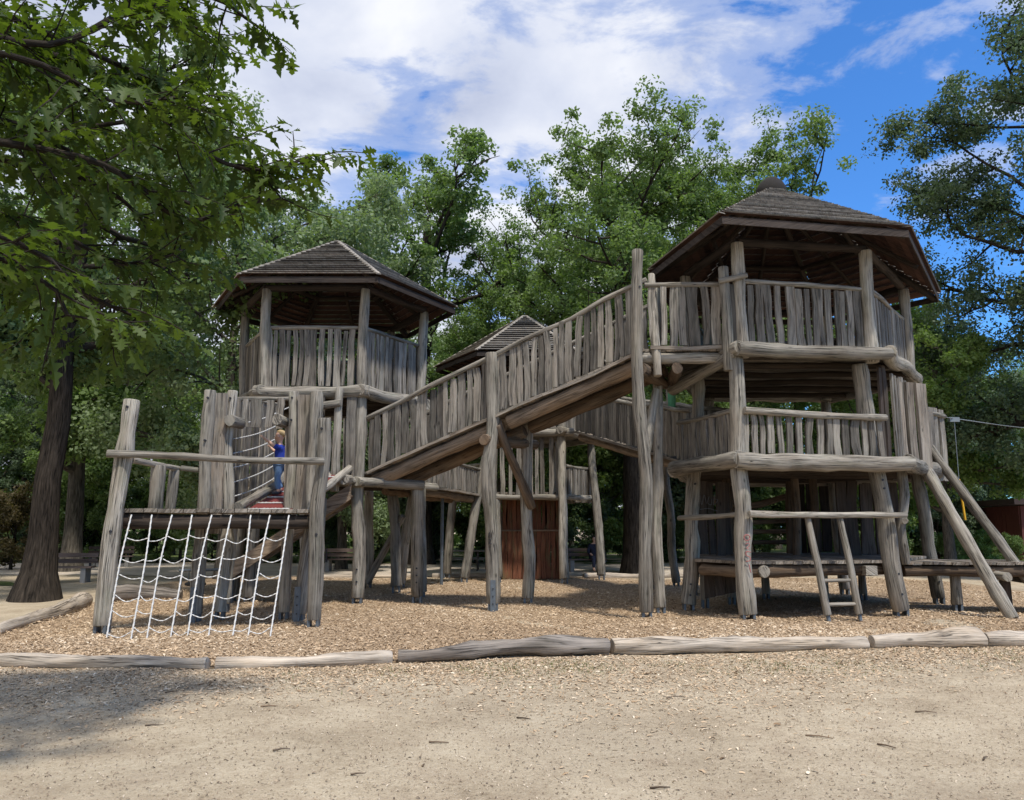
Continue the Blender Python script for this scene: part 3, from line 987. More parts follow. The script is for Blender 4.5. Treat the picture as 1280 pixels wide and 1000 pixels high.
# dark chute below the lower deck
for k in range(4):
    hexa('skirt_board', TR, [(3.6 + k * .2, 15.3 + k * .02, .30 + k * .04), (3.79 + k * .2, 15.32 + k * .02, .33 + k * .04), (3.79 + k * .2, 15.36 + k * .02, .33 + k * .04), (3.6 + k * .2, 15.34 + k * .02, .30 + k * .04),
                             (3.6 + k * .2, 15.3 + k * .02, .88), (3.79 + k * .2, 15.32 + k * .02, .88), (3.79 + k * .2, 15.36 + k * .02, .88), (3.6 + k * .2, 15.34 + k * .02, .88)], 'dark_panel', 2)
for k, (x, y) in enumerate([(3.9, 16.6), (4.6, 17.2), (5.6, 18.1), (7.7, 18.0), (6.4, 16.8)]):
    leg(TR, (x, y, 0), (x, y, .82), .09, seed=190 + k, name='stilt')

# --- tower at the back
TB = thing('lookout_tower', 'roofed wooden tower behind the bridge, red board den below it', 'tower', (.43, 26.2, 0), 'roofed lookout towers')
rg = random.Random(31)
PB = hexpts(.43, 26.2, 2.15)
FB = [(-1.4, 23.5), (1.5, 23.3), (2.75, 25.0), (1.6, 28.3), (-.8, 28.3), (-2.1, 26.2)]
for i in range(6):
    leg(TB, (*FB[i], 0), (*PB[i], 4.45), .135, seed=200 + i, mat='weathered_post')
leg(TB, (-.42, 23.9, 0), (-.5, 24.3, 2.6), .15, seed=209)
RB = hexpts(.43, 26.2, 2.3)
ring(TB, RB, 4.50, .13, 210, over=.3)
ring(TB, RB, 2.52, .09, 220, over=.1)
poly_deck(TB, hexpts(.43, 26.2, 2.1), 4.6, 0, rg)
poly_deck(TB, hexpts(.43, 26.2, 2.1), 2.68, 0, rg)
EB = [(x, y, 6.86) for x, y in hexpts(.43, 26.2, 2.98)]
for i in range(6):
    pole('post', TB, [(*PB[i], 4.45), (*PB[i], 6.76)], .11, .1, 'weathered_post', 10, 230 + i, .012)
    a, b = PB[i], PB[(i + 1) % 6]
    railing(TB, a, b, 4.62, 4.62, 1.25, 1.25, rg, w=.15, gap=.03)
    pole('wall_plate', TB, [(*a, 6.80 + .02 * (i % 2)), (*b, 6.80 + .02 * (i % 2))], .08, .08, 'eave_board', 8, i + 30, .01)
roof(TB, EB, (.43, 26.2, 8.62), 17, rg)
railing(TB, PB[0], PB[1], 2.45, 2.45, 1.9, 1.9, rg, w=.17, gap=.07, rail=False, jit=.12)
railing(TB, PB[1], PB[2], 2.40, 2.40, 1.10, 1.10, rg, w=.10, gap=.02, rail_r=.055, jit=.08)
railing(TB, PB[5], PB[0], 2.45, 2.45, 1.1, 1.1, rg, w=.12, gap=.03)

# red board den below the rear tower
SHD = thing('board_den', 'red brown board den closed by a two part wall under the rear tower', 'den', (.62, 25.2, 0))
rg = random.Random(41)
box('frame', SHD, (-.40, 25.05, 1.28), (.14, .14, 2.56), 'brown_timber')
box('frame', SHD, (1.62, 25.05, 1.28), (.14, .14, 2.56), 'brown_timber')
x = -.30
while x < 1.50:
    w_ = rg.uniform(.13, .17)
    w_ = min(w_, 1.54 - x)
    for z0, z1 in ((.06, 1.50), (1.55, 2.50)):
        board('wall_board', SHD, (x + w_ / 2, 25.1, z0), (x + w_ / 2, 25.1, z1), (1, 0, 0), (0, -1, 0), w_ + .02, .035, 'red_panel', rg, .01)
    x += w_
box('rail', SHD, (.62, 25.07, 1.525), (1.9, .05, .05), 'brown_timber', 0)
box('rail', SHD, (.62, 25.0, 2.56), (2.3, .16, .1), 'brown_timber', 0)
for s, xx in ((0, -.42), (1, 1.64)):
    for k in range(9):
        board('wall_board', SHD, (xx, 25.25 + k * .16, .06), (xx, 25.25 + k * .16, 2.5), (0, 1, 0), (-1 if s == 0 else 1, 0, 0), .15, .035, 'red_panel', rg, .01)

# ------------------------------------------------------------------ bridges
def span_bridge(T_, a, b, za, zb, width, rg, hr=1.28, hl=1.15, w=.15, gap=.035, stringer=.15, far=True, plank=.145, rail_r=.055, cut=1):
    """sloping walkway; a, b = near edge ends"""
    A, B = V((*a, za)), V((*b, zb))
    d = (B - A)
    dh = V((d.x, d.y, 0)).normalized()
    n = V((-dh.y, dh.x, 0))
    if n.y < 0:
        n = -n
    railing(T_, a, b, za, zb, hl, hr, rg, w=w, gap=gap, rail_r=rail_r, wav=.1)
    if far:
        af, bf = A + n * width, B + n * width
        railing(T_, (af.x, af.y), (bf.x, bf.y), za, zb, hl, hr, rg, w=w, gap=gap, rail_r=rail_r)
    L = d.length
    dd = d.normalized()
    up = n.cross(dd)
    if up.z < 0:
        up = -up
    k = int(L / plank)
    for i in range(k):
        p0 = A + dd * (L * i / k) + n * -.05
        e = dd * (L / k - .014)
        o_ = rg.uniform(-.01, .01)
        q = [p0 + n * o_, p0 + e + n * o_, p0 + e + n * (width + .1 + o_), p0 + n * (width + .1 + o_)]
        hexa('deck_plank', T_, [v - up * .075 for v in q] + [v - up * .03 for v in q], 'weathered_plank', 1)
    for off in (.16, width - .16):
        for c in range(cut):
            s0, s1 = c / cut, (c + 1) / cut
            e = .15 / L
            pole('stringer', T_, [A + d * (s0 + (e if c else 0)) + n * off - up * (.08 + stringer), A + d * s1 + n * off - up * (.08 + stringer)], stringer, stringer * .92, 'brown_timber' if off > .5 else 'slide_timber', 12, int(off * 10) + c, .015)
    box_ = A - up * .05
    # toe board along the near edge
    for i in range(3):
        p0, p1 = A + d * (i / 3) - n * .075 - up * .055, A + d * ((i + 1) / 3) - n * .075 - up * .055
        board('edge_board', T_, p0 + dd * .005, p1 - dd * .005, up, -n, .06, .03, 'weathered_plank', rg, .02)
    return A, B, n, up


BR = thing('footbridge', 'long sloping wooden footbridge with paling sides climbing to the tall tower', 'bridge', (-.35, 15.9, 0))
rg = random.Random(51)
A, B, n, up = span_bridge(BR, (-3.05, 16.98), (2.42, 14.28), 2.80, 4.86, 1.32, rg, 1.27, 1.12, w=.135, gap=.036, cut=2)
# landing at the top
railing(BR, (2.52, 14.22), (3.88, 14.12), 4.86, 4.86, 1.16, 1.14, rg, w=.16, gap=.028, rail_r=.05)
poly_deck(BR, [(2.40, 14.24), (3.86, 14.16), (3.5, 15.6), (3.1, 15.65), (2.98, 15.4)], 4.82, 1.5, rg)
pole('floor_beam', BR, [(2.35, 14.32, 4.66), (3.95, 14.26, 4.66)], .11, .1, 'weathered_post', 11, 4, .02)
board('edge_board', BR, (2.5, 14.12, 4.82), (3.85, 14.04, 4.82), (0, 0, 1), (0, -1, 0), .07, .03, 'weathered_plank', rg, .02)
pole('post', BR, [(3.86, 13.92, 4.35), (3.84, 13.96, 6.28)], .10, .085, 'weathered_post', 11, 6, .02)
pole('handrail', BR, [(3.72, 13.86, 5.98), (4.22, 13.82, 6.08)], .05, .05, 'weathered_post', 9, 7, .0)
board('paling', BR, (4.0, 13.95, 4.75), (3.98, 13.95, 5.95), (1, 0, 0), (0, -1, 0), .12, .04, 'weathered_paling', rg)
pole('floor_beam', BR, [(2.3, 14.05, 4.42), (3.0, 15.5, 4.40)], .12, .11, 'brown_timber', 11, 8, .02)
pole('floor_beam', BR, [(2.95, 14.0, 4.42), (3.2, 15.8, 4.45)], .10, .1, 'brown_timber', 11, 9, .02)
pole('floor_beam', BR, [(3.15, 15.6, 4.3), (3.98, 13.85, 4.66)], .12, .11, 'weathered_post', 11, 19, .02)
# posts
leg(BR, (-.36, 15.74, 0), (-.42, 15.62, 5.05), .135, [(-.38, 15.7, 1.4), (-.47, 15.66, 2.6), (-.37, 15.64, 3.7)], front=True, seed=61, name='post')
leg(BR, (2.33, 14.25, 0), (2.30, 14.02, 6.62), .115, [(2.32, 14.2, 1.2), (2.36, 14.12, 2.4), (2.26, 14.06, 3.8), (2.24, 14.04, 5.2)], seed=62, name='post', bz=(5.9,))
leg(BR, (.33, 17.0, 0), (.36, 16.95, 5.0), .125, [(.37, 17.0, 1.0), (.30, 16.98, 2.0)], seed=63, name='post')
leg(BR, (2.72, 15.05, 0), (2.86, 15.3, 6.35), .10, [(2.7, 15.1, 1.5), (2.78, 15.16, 3.0)], seed=64, name='post')
pole('post', BR, [(2.62, 14.15, 4.3), (2.60, 14.38, 6.28)], .08, .07, 'weathered_post', 10, 66, .01)
pole('brace', BR, [(-.30, 15.62, 3.62), (.42, 16.86, 2.02)], .095, .09, 'brown_timber', 10, 65, .01)
pole('brace', BR, [(2.74, 15.0, 4.2), (2.35, 14.45, 2.5)], .075, .07, 'weathered_post', 10, 67, .01)
pole('cross_beam', BR, [(-.55, 15.5, 3.30), (.5, 17.3, 3.38)], .11, .11, 'brown_timber', 11, 68, .01)
pole('cross_beam', BR, [(-3.35, 16.9, 2.56), (-1.85, 17.0, 2.50)], .11, .10, 'weathered_post', 11, 69, .02)
leg(BR, (-2.05, 17.75, 0), (-2.0, 17.1, 2.45), .14, seed=70, name='post', bz=(.45, .6, .75))

RBR = thing('footbridge', 'sloping footbridge at the back leading down to the middle deck of the tall tower', 'bridge', (2.7, 19.8, 0))
rg = random.Random(52)
span_bridge(RBR, (1.95, 24.0), (3.7, 16.5), 4.52, 2.95, 1.2, rg, 1.05, 1.05, w=.145, gap=.02, stringer=.12)
leg(RBR, (3.70, 20.9, 0), (3.55, 20.5, 3.55), .11, seed=71, name='post')
leg(RBR, (4.4, 21.9, 0), (4.05, 21.1, 3.65), .11, seed=72, name='post')
pole('post', RBR, [(3.68, 18.4, 2.9), (3.68, 18.4, 4.95)], .08, .08, 'weathered_post', 9, 3, .01)
o = pole('post_cap', RBR, [(3.66, 18.1, 4.05), (3.66, 18.1, 5.0)], .085, .085, 'green_paint', 10, 3, 0, 0)

WK = thing('walkway', 'low level paling walkway between the two towers behind the long bridge', 'walkway', (-1.6, 21.9, 0))
rg = random.Random(53)
span_bridge(WK, (-2.25, 19.7), (-.95, 24.2), 2.68, 2.62, 1.1, rg, .72, .72, w=.14, gap=.03, stringer=.10, rail_r=.045)
MP = pole('support_pole', WK, [(-1.95, 22.6, -.05), (-1.95, 22.6, 2.55)], .045, .045, 'steel', 8, 1, 0, 0)

# ------------------------------------------------------------------ rope net platform
CP = thing('climbing_platform', 'open log platform on crooked posts with the white rope net', 'platform', (-4.6, 13.1, 0))
rg = random.Random(61)
leg(CP, (-6.09, 12.25, 0), (-5.94, 12.35, 3.58), .13, [(-6.08, 12.27, .9), (-6.04, 12.3, 1.9), (-5.98, 12.33, 2.8)], seed=81, name='post', bz=(1.55, 3.45))
leg(CP, (-3.13, 13.02, 0), (-3.10, 13.06, 3.38), .122, [(-3.12, 13.02, 1.0), (-3.15, 13.04, 1.9), (-3.08, 13.05, 2.7)], seed=82, name='post', bz=(1.5, 3.2))
leg(CP, (-5.33, 13.85, 0), (-5.32, 13.92, 4.0), .115, seed=83, name='post', front=True, bz=(3.85, 3.1))
leg(CP, (-3.63, 13.95, 0), (-3.45, 14.0, 1.75), .13, seed=84, name='post', front=True)
DK = [(-6.02, 12.42), (-3.28, 13.02), (-3.3, 14.0), (-5.9, 13.95)]
poly_deck(CP, DK, 1.90, math.atan2(.6, 2.74) + math.pi / 2, rg, w=.19, th=.06)
pole('floor_beam', CP, [(-6.12, 12.56, 1.71), (-3.2, 13.18, 1.70)], .115, .11, 'joist', 12, 85, .02)
pole('floor_beam', CP, [(-6.0, 13.8, 1.71), (-3.25, 13.86, 1.70)], .115, .11, 'brown_timber', 12, 86, .02)
pole('rail', CP, [(-6.16, 12.15, 2.72), (-5.3, 12.3, 2.70), (-4.3, 12.55, 2.66), (-3.02, 12.88, 2.66)], .058, .055, 'weathered_post', 11, 87, .01)
pole('rail', CP, [(-5.75, 13.9, 2.63), (-5.3, 14.0, 2.58)], .05, .045, 'weathered_post', 10, 88, .01)
pole('rail', CP, [(-5.92, 12.45, 2.64), (-5.8, 13.95, 2.62)], .05, .045, 'weathered_post', 10, 89, .01)
pole('post', CP, [(-5.83, 13.2, 1.88), (-5.83, 13.2, 2.62)], .12, .115, 'weathered_post', 11, 90, .005)
pole('post', CP, [(-5.86, 13.85, 1.88), (-5.84, 13.85, 2.6)], .09, .085, 'weathered_post', 11, 91, .005)


def rope(name, parent, pts, r, mat='rope_white', seed=0, twist=22.0, step=.028):
    """laid rope: a lobed section that turns along the line"""
    path = catmull([V(p) for p in pts], step)
    vs_, fs, us, sm = [], [], [], []
    n_, u_, L = 6, None, 0
    for i, p in enumerate(path):
        t_ = (path[min(i + 1, len(path) - 1)] - path[max(i - 1, 0)]).normalized()
        if u_ is None:
            u_, w_ = frame_of(t_)
        else:
            u_ = (u_ - t_ * u_.dot(t_)).normalized()
            w_ = t_.cross(u_)
            L += (p - path[i - 1]).length
        for k in range(n_):
            a_ = 6.28318 * k / n_ + L * twist
            rr = r * (1.12 if k % 2 == 0 else .74)
            vs_.append(p + u_ * rr * math.cos(a_) + w_ * rr * math.sin(a_))
    for i in range(len(path) - 1):
        for k in range(n_):
            fs.append((i * n_ + k, i * n_ + (k + 1) % n_, (i + 1) * n_ + (k + 1) % n_, (i + 1) * n_ + k))
            sm.append(True)
    return mesh_obj(name, vs_, fs, mat, parent, path[0], None, sm)


NET = thing('climbing_net', 'white rope climbing net stretched from the platform edge down to the chips', 'net', (-4.6, 12.1, 0))
tops_, bots_ = [], []
rr_ = random.Random(8)
for i in range(9):
    t_ = i / 8
    tops_.append(V((-5.83 + 2.28 * t_, 12.38 + .48 * t_, 1.80)))
    bots_.append(V((-5.82 + 2.26 * t_ + rr_.uniform(-.04, .04), 11.92 + .22 * t_, .02)))
rr_ = random.Random(8)
for i in range(9):
    a, b = tops_[i], bots_[i]
    sag = V((rr_.uniform(-.03, .03), -.02, 0))
    rope('rope', NET, [a, a.lerp(b, .35) + sag, a.lerp(b, .7) + sag * .6, b], .0135, seed=i)
for k, f in enumerate((.20, .36, .52, .67, .81, .93)):
    for i in range(8):
        a = tops_[i].lerp(bots_[i], f + rr_.uniform(-.035, .035))
        b = tops_[i + 1].lerp(bots_[i + 1], f + rr_.uniform(-.02, .02))
        m_ = (a + b) / 2 + V((0, rr_.uniform(-.02, .02), -rr_.uniform(.03, .075)))
        rope('rope', NET, [a, m_, b], .0085, seed=i + k * 10, twist=30)

# ------------------------------------------------------------------ fenced ramp behind the platform
RP = thing('climbing_ramp', 'fenced wooden ramp with red mat and rope handrails behind the net platform', 'ramp', (-4.5, 15.3, 0))
rg = random.Random(71)
r0, r1 = V((-4.52, 14.05, 1.90)), V((-4.2, 17.0, 2.78))
dd = (r1 - r0)
sd = V((1, -.13, 0)).normalized()
NR = 15
for i in range(NR):
    a, b = r0 + dd * (i / NR), r0 + dd * ((i + .93) / NR)
    q = [a - sd * .12, a + sd * .68, b + sd * .68, b - sd * .12]
    hexa('tread', RP, [v - V((0, 0, .05)) for v in q] + list(q), 'red_mat', 0)
    if i % 2 == 0:
        rope('grip_rope', RP, [a - sd * .1 + V((0, .06, .028)), a + sd * .66 + V((0, .06, .028))], .018, 'rope_grey', i, 30, .05)
pole('stringer', RP, [r0 - sd * .22 + V((0, -.1, .06)), r1 - sd * .22 + V((0, 0, .10))], .085, .08, 'weathered_post', 11, 1, .02)
pole('stringer', RP, [r0 + sd * .78 + V((0, .35, .06)), r1 + sd * .78 + V((0, 0, .06))], .085, .08, 'weathered_post', 11, 2, .02)
railing(RP, (-5.42, 14.2), (-5.02, 17.1), 1.55, 2.3, 2.42, 1.95, rg, w=.115, gap=.03, rail_r=.03)
railing(RP, (-5.35, 14.55), (-4.05, 14.62), 3.42, 3.42, .56, .56, rg, w=.17, gap=.035, rail=False, wav=.03)
pole('cross_beam', RP, [(-5.5, 14.6, 3.95), (-3.8, 14.66, 3.97)], .04, .04, 'weathered_post', 9, 3, .01)
for k, (x, y, z0, z1, r) in enumerate([(-5.05, 14.25, .0, 4.05, .10), (-3.93, 14.2, .0, 4.02, .10), (-3.45, 13.9, 1.85, 3.98, .11)]):
    if z0 == 0:
        leg(RP, (x, y, 0), (x, y, z1), r, seed=90 + k, name='post', bz=(3.9, 3.5, 2.8))
    else:
        pole('post', RP, [(x, y, z0), (x + .02, y, z1)], r, r * .95, 'weathered_post', 11, 90 + k, .02)
for k, (x, y, z0, z1, w) in enumerate([(-5.22, 14.1, 1.5, 3.98, .27), (-3.72, 14.1, 1.88, 3.95, .24), (-3.98, 14.36, 1.6, 3.5, .24)]):
    board('screen_board', RP, (x, y, z0), (x, y, z1), (1, .1, 0), (.1, -1, 0), w, .05, 'weathered_plank', rg, .03)
for x0_, z in ((-4.98, 3.48), (-4.14, 3.49)):
    pole('log_stub', RP, [(x0_, 13.98, z), (x0_ + .02, 14.5, z)], .105, .10, 'weathered_post', 12, int(z * 9), .0, .08)
for k in range(6):
    z0 = 2.05 + k * .27
    rope('rope', RP, [(-5.3, 14.35, z0), (-4.98, 15.6, z0 + .30), (-4.75, 16.9, z0 + .75)], .014, 'rope_grey', k, 26, .04)
for k, (x, y, z) in enumerate([(-5.55, 15.8, 2.2), (-3.95, 16.2, 2.2)]):
    leg(RP, (x, y, 0), (x + .1, y, z), .13, seed=95 + k, name='post')

# ------------------------------------------------------------------ slide, ladder, low boardwalk
SLD = thing('slide', 'plain brown timber slide sloping down behind the rope net', 'slide', (-5.2, 18.0, 0))
s0, s1 = V((-3.35, 16.75, 2.25)), V((-6.15, 17.1, .42))
rg = random.Random(81)
dv = (s1 - s0)
for y_, zz, hgt in ((-.02, .0, .26), (.62, .0, .26)):
    a, b = s0 + V((0, y_, 0)), s1 + V((0, y_, 0))
    hexa('side_board', SLD, [a + V((0, -.03, -.06)), b + V((0, -.03, -.06)), b + V((0, .03, -.06)), a + V((0, .03, -.06)), a + V((0, -.03, hgt)), b + V((0, -.03, hgt)), b + V((0, .03, hgt)), a + V((0, .03, hgt))], 'slide_timber', 0)
hexa('chute', SLD, [s0 + V((0, .012, 0)), s1 + V((0, .012, 0)), s1 + V((0, .588, 0)), s0 + V((0, .588, 0)), s0 + V((0, .012, .03)), s1 + V((0, .012, .03)), s1 + V((0, .588, .03)), s0 + V((0, .588, .03))], 'slide_timber', 0)
pole('support_pole', SLD, [(-4.75, 17.2, -.05), (-4.75, 17.2, 1.32)], .035, .035, 'steel', 8, 1, 0, 0)
pole('support_pole', SLD, [(-5.9, 17.25, -.05), (-5.9, 17.25, .58)], .035, .035, 'steel', 8, 2, 0, 0)

LD = thing('ladder', 'short rustic pole ladder leaning against the lower deck of the tall tower', 'ladder', (5.7, 14.2, 0))
for k, (b, t_) in enumerate([((5.27, 13.75, .16), (5.10, 13.98, 1.84)), ((5.87, 13.92, .16), (5.70, 14.10, 1.84))]):
    p = pole('side_pole', LD, [b, t_], .062, .055, 'weathered_post', 10, k, .02)
    d_ = (V(b) - V(t_)).normalized()
    pole('post_shoe', p, [V(b) + d_ * .24, V(b) - d_ * .02], .034, .034, 'steel', 8, k, 0, 0)
for z in (.33, .72):
    t_ = (z - .16) / 1.68
    pole('rung', LD, [V((5.27, 13.75, .16)).lerp(V((5.10, 13.98, 1.84)), t_), V((5.87, 13.92, .16)).lerp(V((5.70, 14.10, 1.84)), t_)], .032, .03, 'weathered_post', 8, int(z * 10), .0)

BW = thing('boardwalk', 'low boardwalk leaving the lower deck of the tall tower', 'boardwalk', (8.8, 16.0, 0))
rg = random.Random(91)
poly_deck(BW, [(7.35, 15.35), (9.9, 15.1), (10.0, 16.4), (8.3, 16.75)], .97, math.pi / 2, rg, w=.16)
for k in range(12):
    x = 9.95 + k * .16
    z = .95 - k * .045
    hexa('deck_plank', BW, [(x, 15.08, z - .05), (x + .145, 15.06, z - .09), (x + .145, 16.3, z - .09), (x, 16.32, z - .05), (x, 15.08, z), (x + .145, 15.06, z - .04), (x + .145, 16.3, z - .04), (x, 16.32, z)], 'weathered_plank', 1)
pole('floor_beam', BW, [(7.4, 15.45, .80), (9.95, 15.2, .80), ], .10, .1, 'brown_timber', 10, 1)
pole('floor_beam', BW, [(8.3, 16.5, .80), (9.95, 16.2, .80), ], .10, .1, 'brown_timber', 10, 2)
pole('floor_beam', BW, [(9.95, 15.2, .78), (11.8, 15.1, .30), ], .09, .09, 'brown_timber', 10, 3)
pole('cross_beam', BW, [(9.0, 14.85, .72), (9.1, 16.5, .72)], .085, .08, 'weathered_post', 11, 4)
pole('cross_beam', BW, [(9.75, 14.75, .62), (9.9, 16.5, .66)], .085, .08, 'weathered_post', 11, 5)
leg(BW, (8.45, 15.6, 0), (8.45, 15.6, .75), .10, seed=6, name='post')
leg(BW, (9.45, 15.7, 0), (9.45, 15.7, .75), .10, seed=7, name='post', mat='dark_panel')
leg(BW, (11.4, 15.6, 0), (11.4, 15.6, .36), .09, seed=8, name='post')

for k, (a, b, r, lab) in enumerate([((8.62, 14.2, .05), (7.86, 15.45, 2.95), .115, 'thick slanting log pole footed in the chips beside the boardwalk'),
                                    ((9.85, 15.0, .05), (8.62, 16.75, 3.5), .10, 'slanting log pole rising from beyond the boardwalk to the screen boards')]):
    o = pole('climbing_pole', None, [a, ((a[0] + b[0]) / 2 + .02, (a[1] + b[1]) / 2, (a[2] + b[2]) / 2 - .03), b], r, r * .9, 'weathered_post', 12, 300 + k, .01)
    tag(o, lab, 'pole', 'slanting climbing poles')
    d_ = (V(b) - V(a)).normalized()
    for s in (-1, 1):
        q = V(a) + V((s * r * .6, -.01, 0))
        pole('post_shoe', o, [q - d_ * .12, q + d_ * .35], .045, .045, 'steel', 6, k, 0, 0)

# ------------------------------------------------------------------ cable with grip bar
CB = thing('cable', 'thin grey cable stretched away from the tall tower', 'cable', (9.3, 17.3, 4.1))
rope('strand', CB, [(9.3, 17.35, 4.02), (12.5, 19.2, 3.98), (16.5, 21.5, 4.12)], .012, 'cable', 1, 20, .1)
pole('anchor_post', CB, [(16.5, 21.5, -.05), (16.5, 21.5, 4.2)], .09, .08, 'weathered_post', 10, 2)
YB = thing('cable_grip', 'yellow grip bar hanging on a cord from the thin grey cable', 'grip', (9.85, 17.67, 1.77))
box('trolley', YB, (9.85, 17.67, 3.985), (.22, .06, .10), 'cable', 0)
pole('cord', YB, [(9.85, 17.67, 3.95), (9.84, 17.67, 2.62)], .008, .008, 'cable', 6, 1, 0, 0)
pole('bar', YB, [(9.90, 17.67, 1.77), (9.84, 17.67, 2.66)], .026, .026, 'yellow_paint', 10, 1, 0, 0)

# ------------------------------------------------------------------ trees
def leaf_cloud(cen, rad_, cnt, size, rng, droop=.15, flat=.75):
    """leaf shaped quads in clumps: cen (K,3), rad_ (K,), cnt leaves in each"""
    K = len(cen)
    idx = np.repeat(np.arange(K), cnt)
    n = len(idx)
    dirs = rng.normal(0, 1, (n, 3))
    dirs /= np.linalg.norm(dirs, axis=1)[:, None]
    rr = rng.random(n) ** .5
    p = cen[idx] + dirs * (rad_[idx] * rr)[:, None] * np.array([1, 1, flat])
    # leaf plane: normals lean outward and up
    nm = dirs * .55 + rng.normal(0, .6, (n, 3)) + np.array([0, 0, .45])
    nm /= np.linalg.norm(nm, axis=1)[:, None]
    a = np.cross(nm, rng.normal(0, 1, (n, 3)))
    a /= np.linalg.norm(a, axis=1)[:, None]
    a[:, 2] -= droop
    b = np.cross(nm, a)
    s = size * rng.uniform(.6, 1.25, n)[:, None]
    w = s * rng.uniform(.26, .36, n)[:, None]
    v = np.stack([p - a * s * .5, p - a * s * .05 + b * w, p + a * s * .5, p + a * s * .02 - b * w], 1)
    clump = rng.random(K)[idx]
    return v, np.clip(.6 * rng.random(n) + .4 * clump, 0, 1)


def grow_tree(seed, H, trunk_r, crown_base, spread, limbs=13, subs=6, twigs=5, leaves=60, leaf=.13, clump=.55, lean=(0, 0), up=.55, profile=None, flare=1.5, fork=.72, droop=.0, bark='bark_dark'):
    """returns (branch mesh data, leaf verts, leaf random)"""
    rng = random.Random(seed)
    nrng = np.random.default_rng(seed)
    profile = profile or (lambda t: math.sin(min(1, .18 + .82 * t) * math.pi * .93) ** .7)
    tubes = []
    cen, rads = [], []
    # trunk
    tp = [V((0, 0, -.15))]
    k = 9
    for i in range(1, k + 1):
        z = H * fork * i / k
        tp.append(V((lean[0] * z + rng.gauss(0, .10) * (i / k) * 1.2, lean[1] * z + rng.gauss(0, .10) * (i / k) * 1.2, z)))
    path = catmull(tp, .6)
    m = len(path) - 1
    rads_t = []
    for i, p in enumerate(path):
        t = i / m
        fl = 1 + (flare - 1) * math.exp(-max(0, p.z) / .45)
        rads_t.append(trunk_r * (1 - .62 * t) * fl)
    tubes.append((path, rads_t, 12))

    def at(t):
        f = t * m
        i = min(m - 1, int(f))
        return path[i].lerp(path[i + 1], f - i)

    def branch(p0, d, L, r0, n, bend, nsides):
        pts = [p0]
        d = d.normalized()
        for i in range(n):
            d = (d + V((rng.gauss(0, .22), rng.gauss(0, .22), rng.gauss(0, .16) + bend))).normalized()
            pts.append(pts[-1] + d * (L / n))
        pth = pts
        rs = [max(.006, r0 * (1 - .8 * i / n)) for i in range(n + 1)]
        tubes.append((pth, rs, nsides))
        return pts

    ga = rng.uniform(0, 6.28)
    zb = crown_base / (H * fork)
    for i in range(limbs):
        t = zb + (1 - zb) * ((i + rng.uniform(0, .8)) / limbs)
        t = min(.995, t)
        p = at(t)
        ga += 2.4 + rng.uniform(-.3, .3)
        zt = (p.z - crown_base) / (H - crown_base)
        Lb = spread * profile(zt) * rng.uniform(.75, 1.15)
        el = rng.uniform(.15, .55) + up * zt
        d = V((math.cos(ga) * math.cos(el), math.sin(ga) * math.cos(el), math.sin(el)))
        rl = max(.03, trunk_r * (1 - .62 * t) * rng.uniform(.38, .6))
        bp = branch(p, d, Lb, rl, 6, .05 - droop, 7)
        for j in range(subs):
            f = .28 + .72 * (j + rng.uniform(0, .9)) / subs
            fi = min(5, int(f * 6))
            q = bp[fi].lerp(bp[fi + 1], f * 6 - fi if f * 6 - fi <= 1 else 1)
            dd_ = (bp[fi + 1] - bp[fi]).normalized()
            sdv = V((rng.gauss(0, 1), rng.gauss(0, 1), rng.gauss(0.15 - droop * 2, .55))).normalized()
            d2 = (dd_ * .55 + sdv * .9)
            L2 = Lb * rng.uniform(.28, .5) * (1.15 - .4 * f)
            sp = branch(q, d2, L2, rl * .42, 4, .04 - droop, 5)
            for w in range(twigs):
                g = .3 + .7 * (w + rng.uniform(0, 1)) / twigs
                gi = min(3, int(g * 4))
                c = sp[gi].lerp(sp[gi + 1], min(1, g * 4 - gi))
                s2 = V((rng.gauss(0, 1), rng.gauss(0, 1), rng.gauss(.05, .7))).normalized()
                e = c + s2 * L2 * rng.uniform(.2, .5)
                if w % 2 == 0:
                    tubes.append(([c, c.lerp(e, .5) + V((0, 0, .05)), e], [rl * .14 + .006, rl * .1 + .005, .004], 3))
                cen.append(e)
                rads.append(clump * rng.uniform(.55, 1.35))
        cen.append(bp[-1])
        rads.append(clump)
    cen = np.array([tuple(c) for c in cen])
    rads = np.array(rads)
    lv, lr = leaf_cloud(cen, rads, leaves, leaf, nrng)
    return tubes, lv, lr


def branch_mesh(name, tubes, mat):
    vs_, fs, us = [], [], []
    for path, rs, n in tubes:
        a, b, c, _ = tube_data(path, rs, n, None, 0, False)
        o = len(vs_)
        vs_ += a
        fs += [tuple(i + o for i in f) for f in b]
        us += c
    me = bpy.data.meshes.new(name)
    me.from_pydata([tuple(v) for v in vs_], [], fs)
    ul = me.uv_layers.new(name='UVMap')
    ul.data.foreach_set('uv', [c for f in us for p in f for c in p])
    me.polygons.foreach_set('use_smooth', [True] * len(fs))
    me.materials.append(M[mat])
    return me


PROTO = {}


def proto(key, leafmat_, bark, **kw):
    tubes, lv, lr = grow_tree(**kw)
    tm = branch_mesh('trunk', tubes, bark)
    tmp = bulk('crown', lv, leafmat_, lr)
    cm = tmp.data
    bpy.data.objects.remove(tmp)
    PROTO[key] = (tm, cm)


def plant(key, x, y, s, rz, label, group=None, name='tree', cat='tree', sz=None, leaf=None):
    tm, cm = PROTO[key]
    r = thing(name, label, cat, (x, y, 0), group)
    for nm, me in (('trunk', tm), ('crown', cm)):
        o = bpy.data.objects.new(nm, me)
        C.link(o)
        o.parent = r
        if nm == 'crown' and leaf:
            o.material_slots[0].link = 'OBJECT'
            o.material_slots[0].material = M[leaf]
    r.rotation_euler = (0, 0, rz)
    r.scale = (s, s, sz or s)
    return r


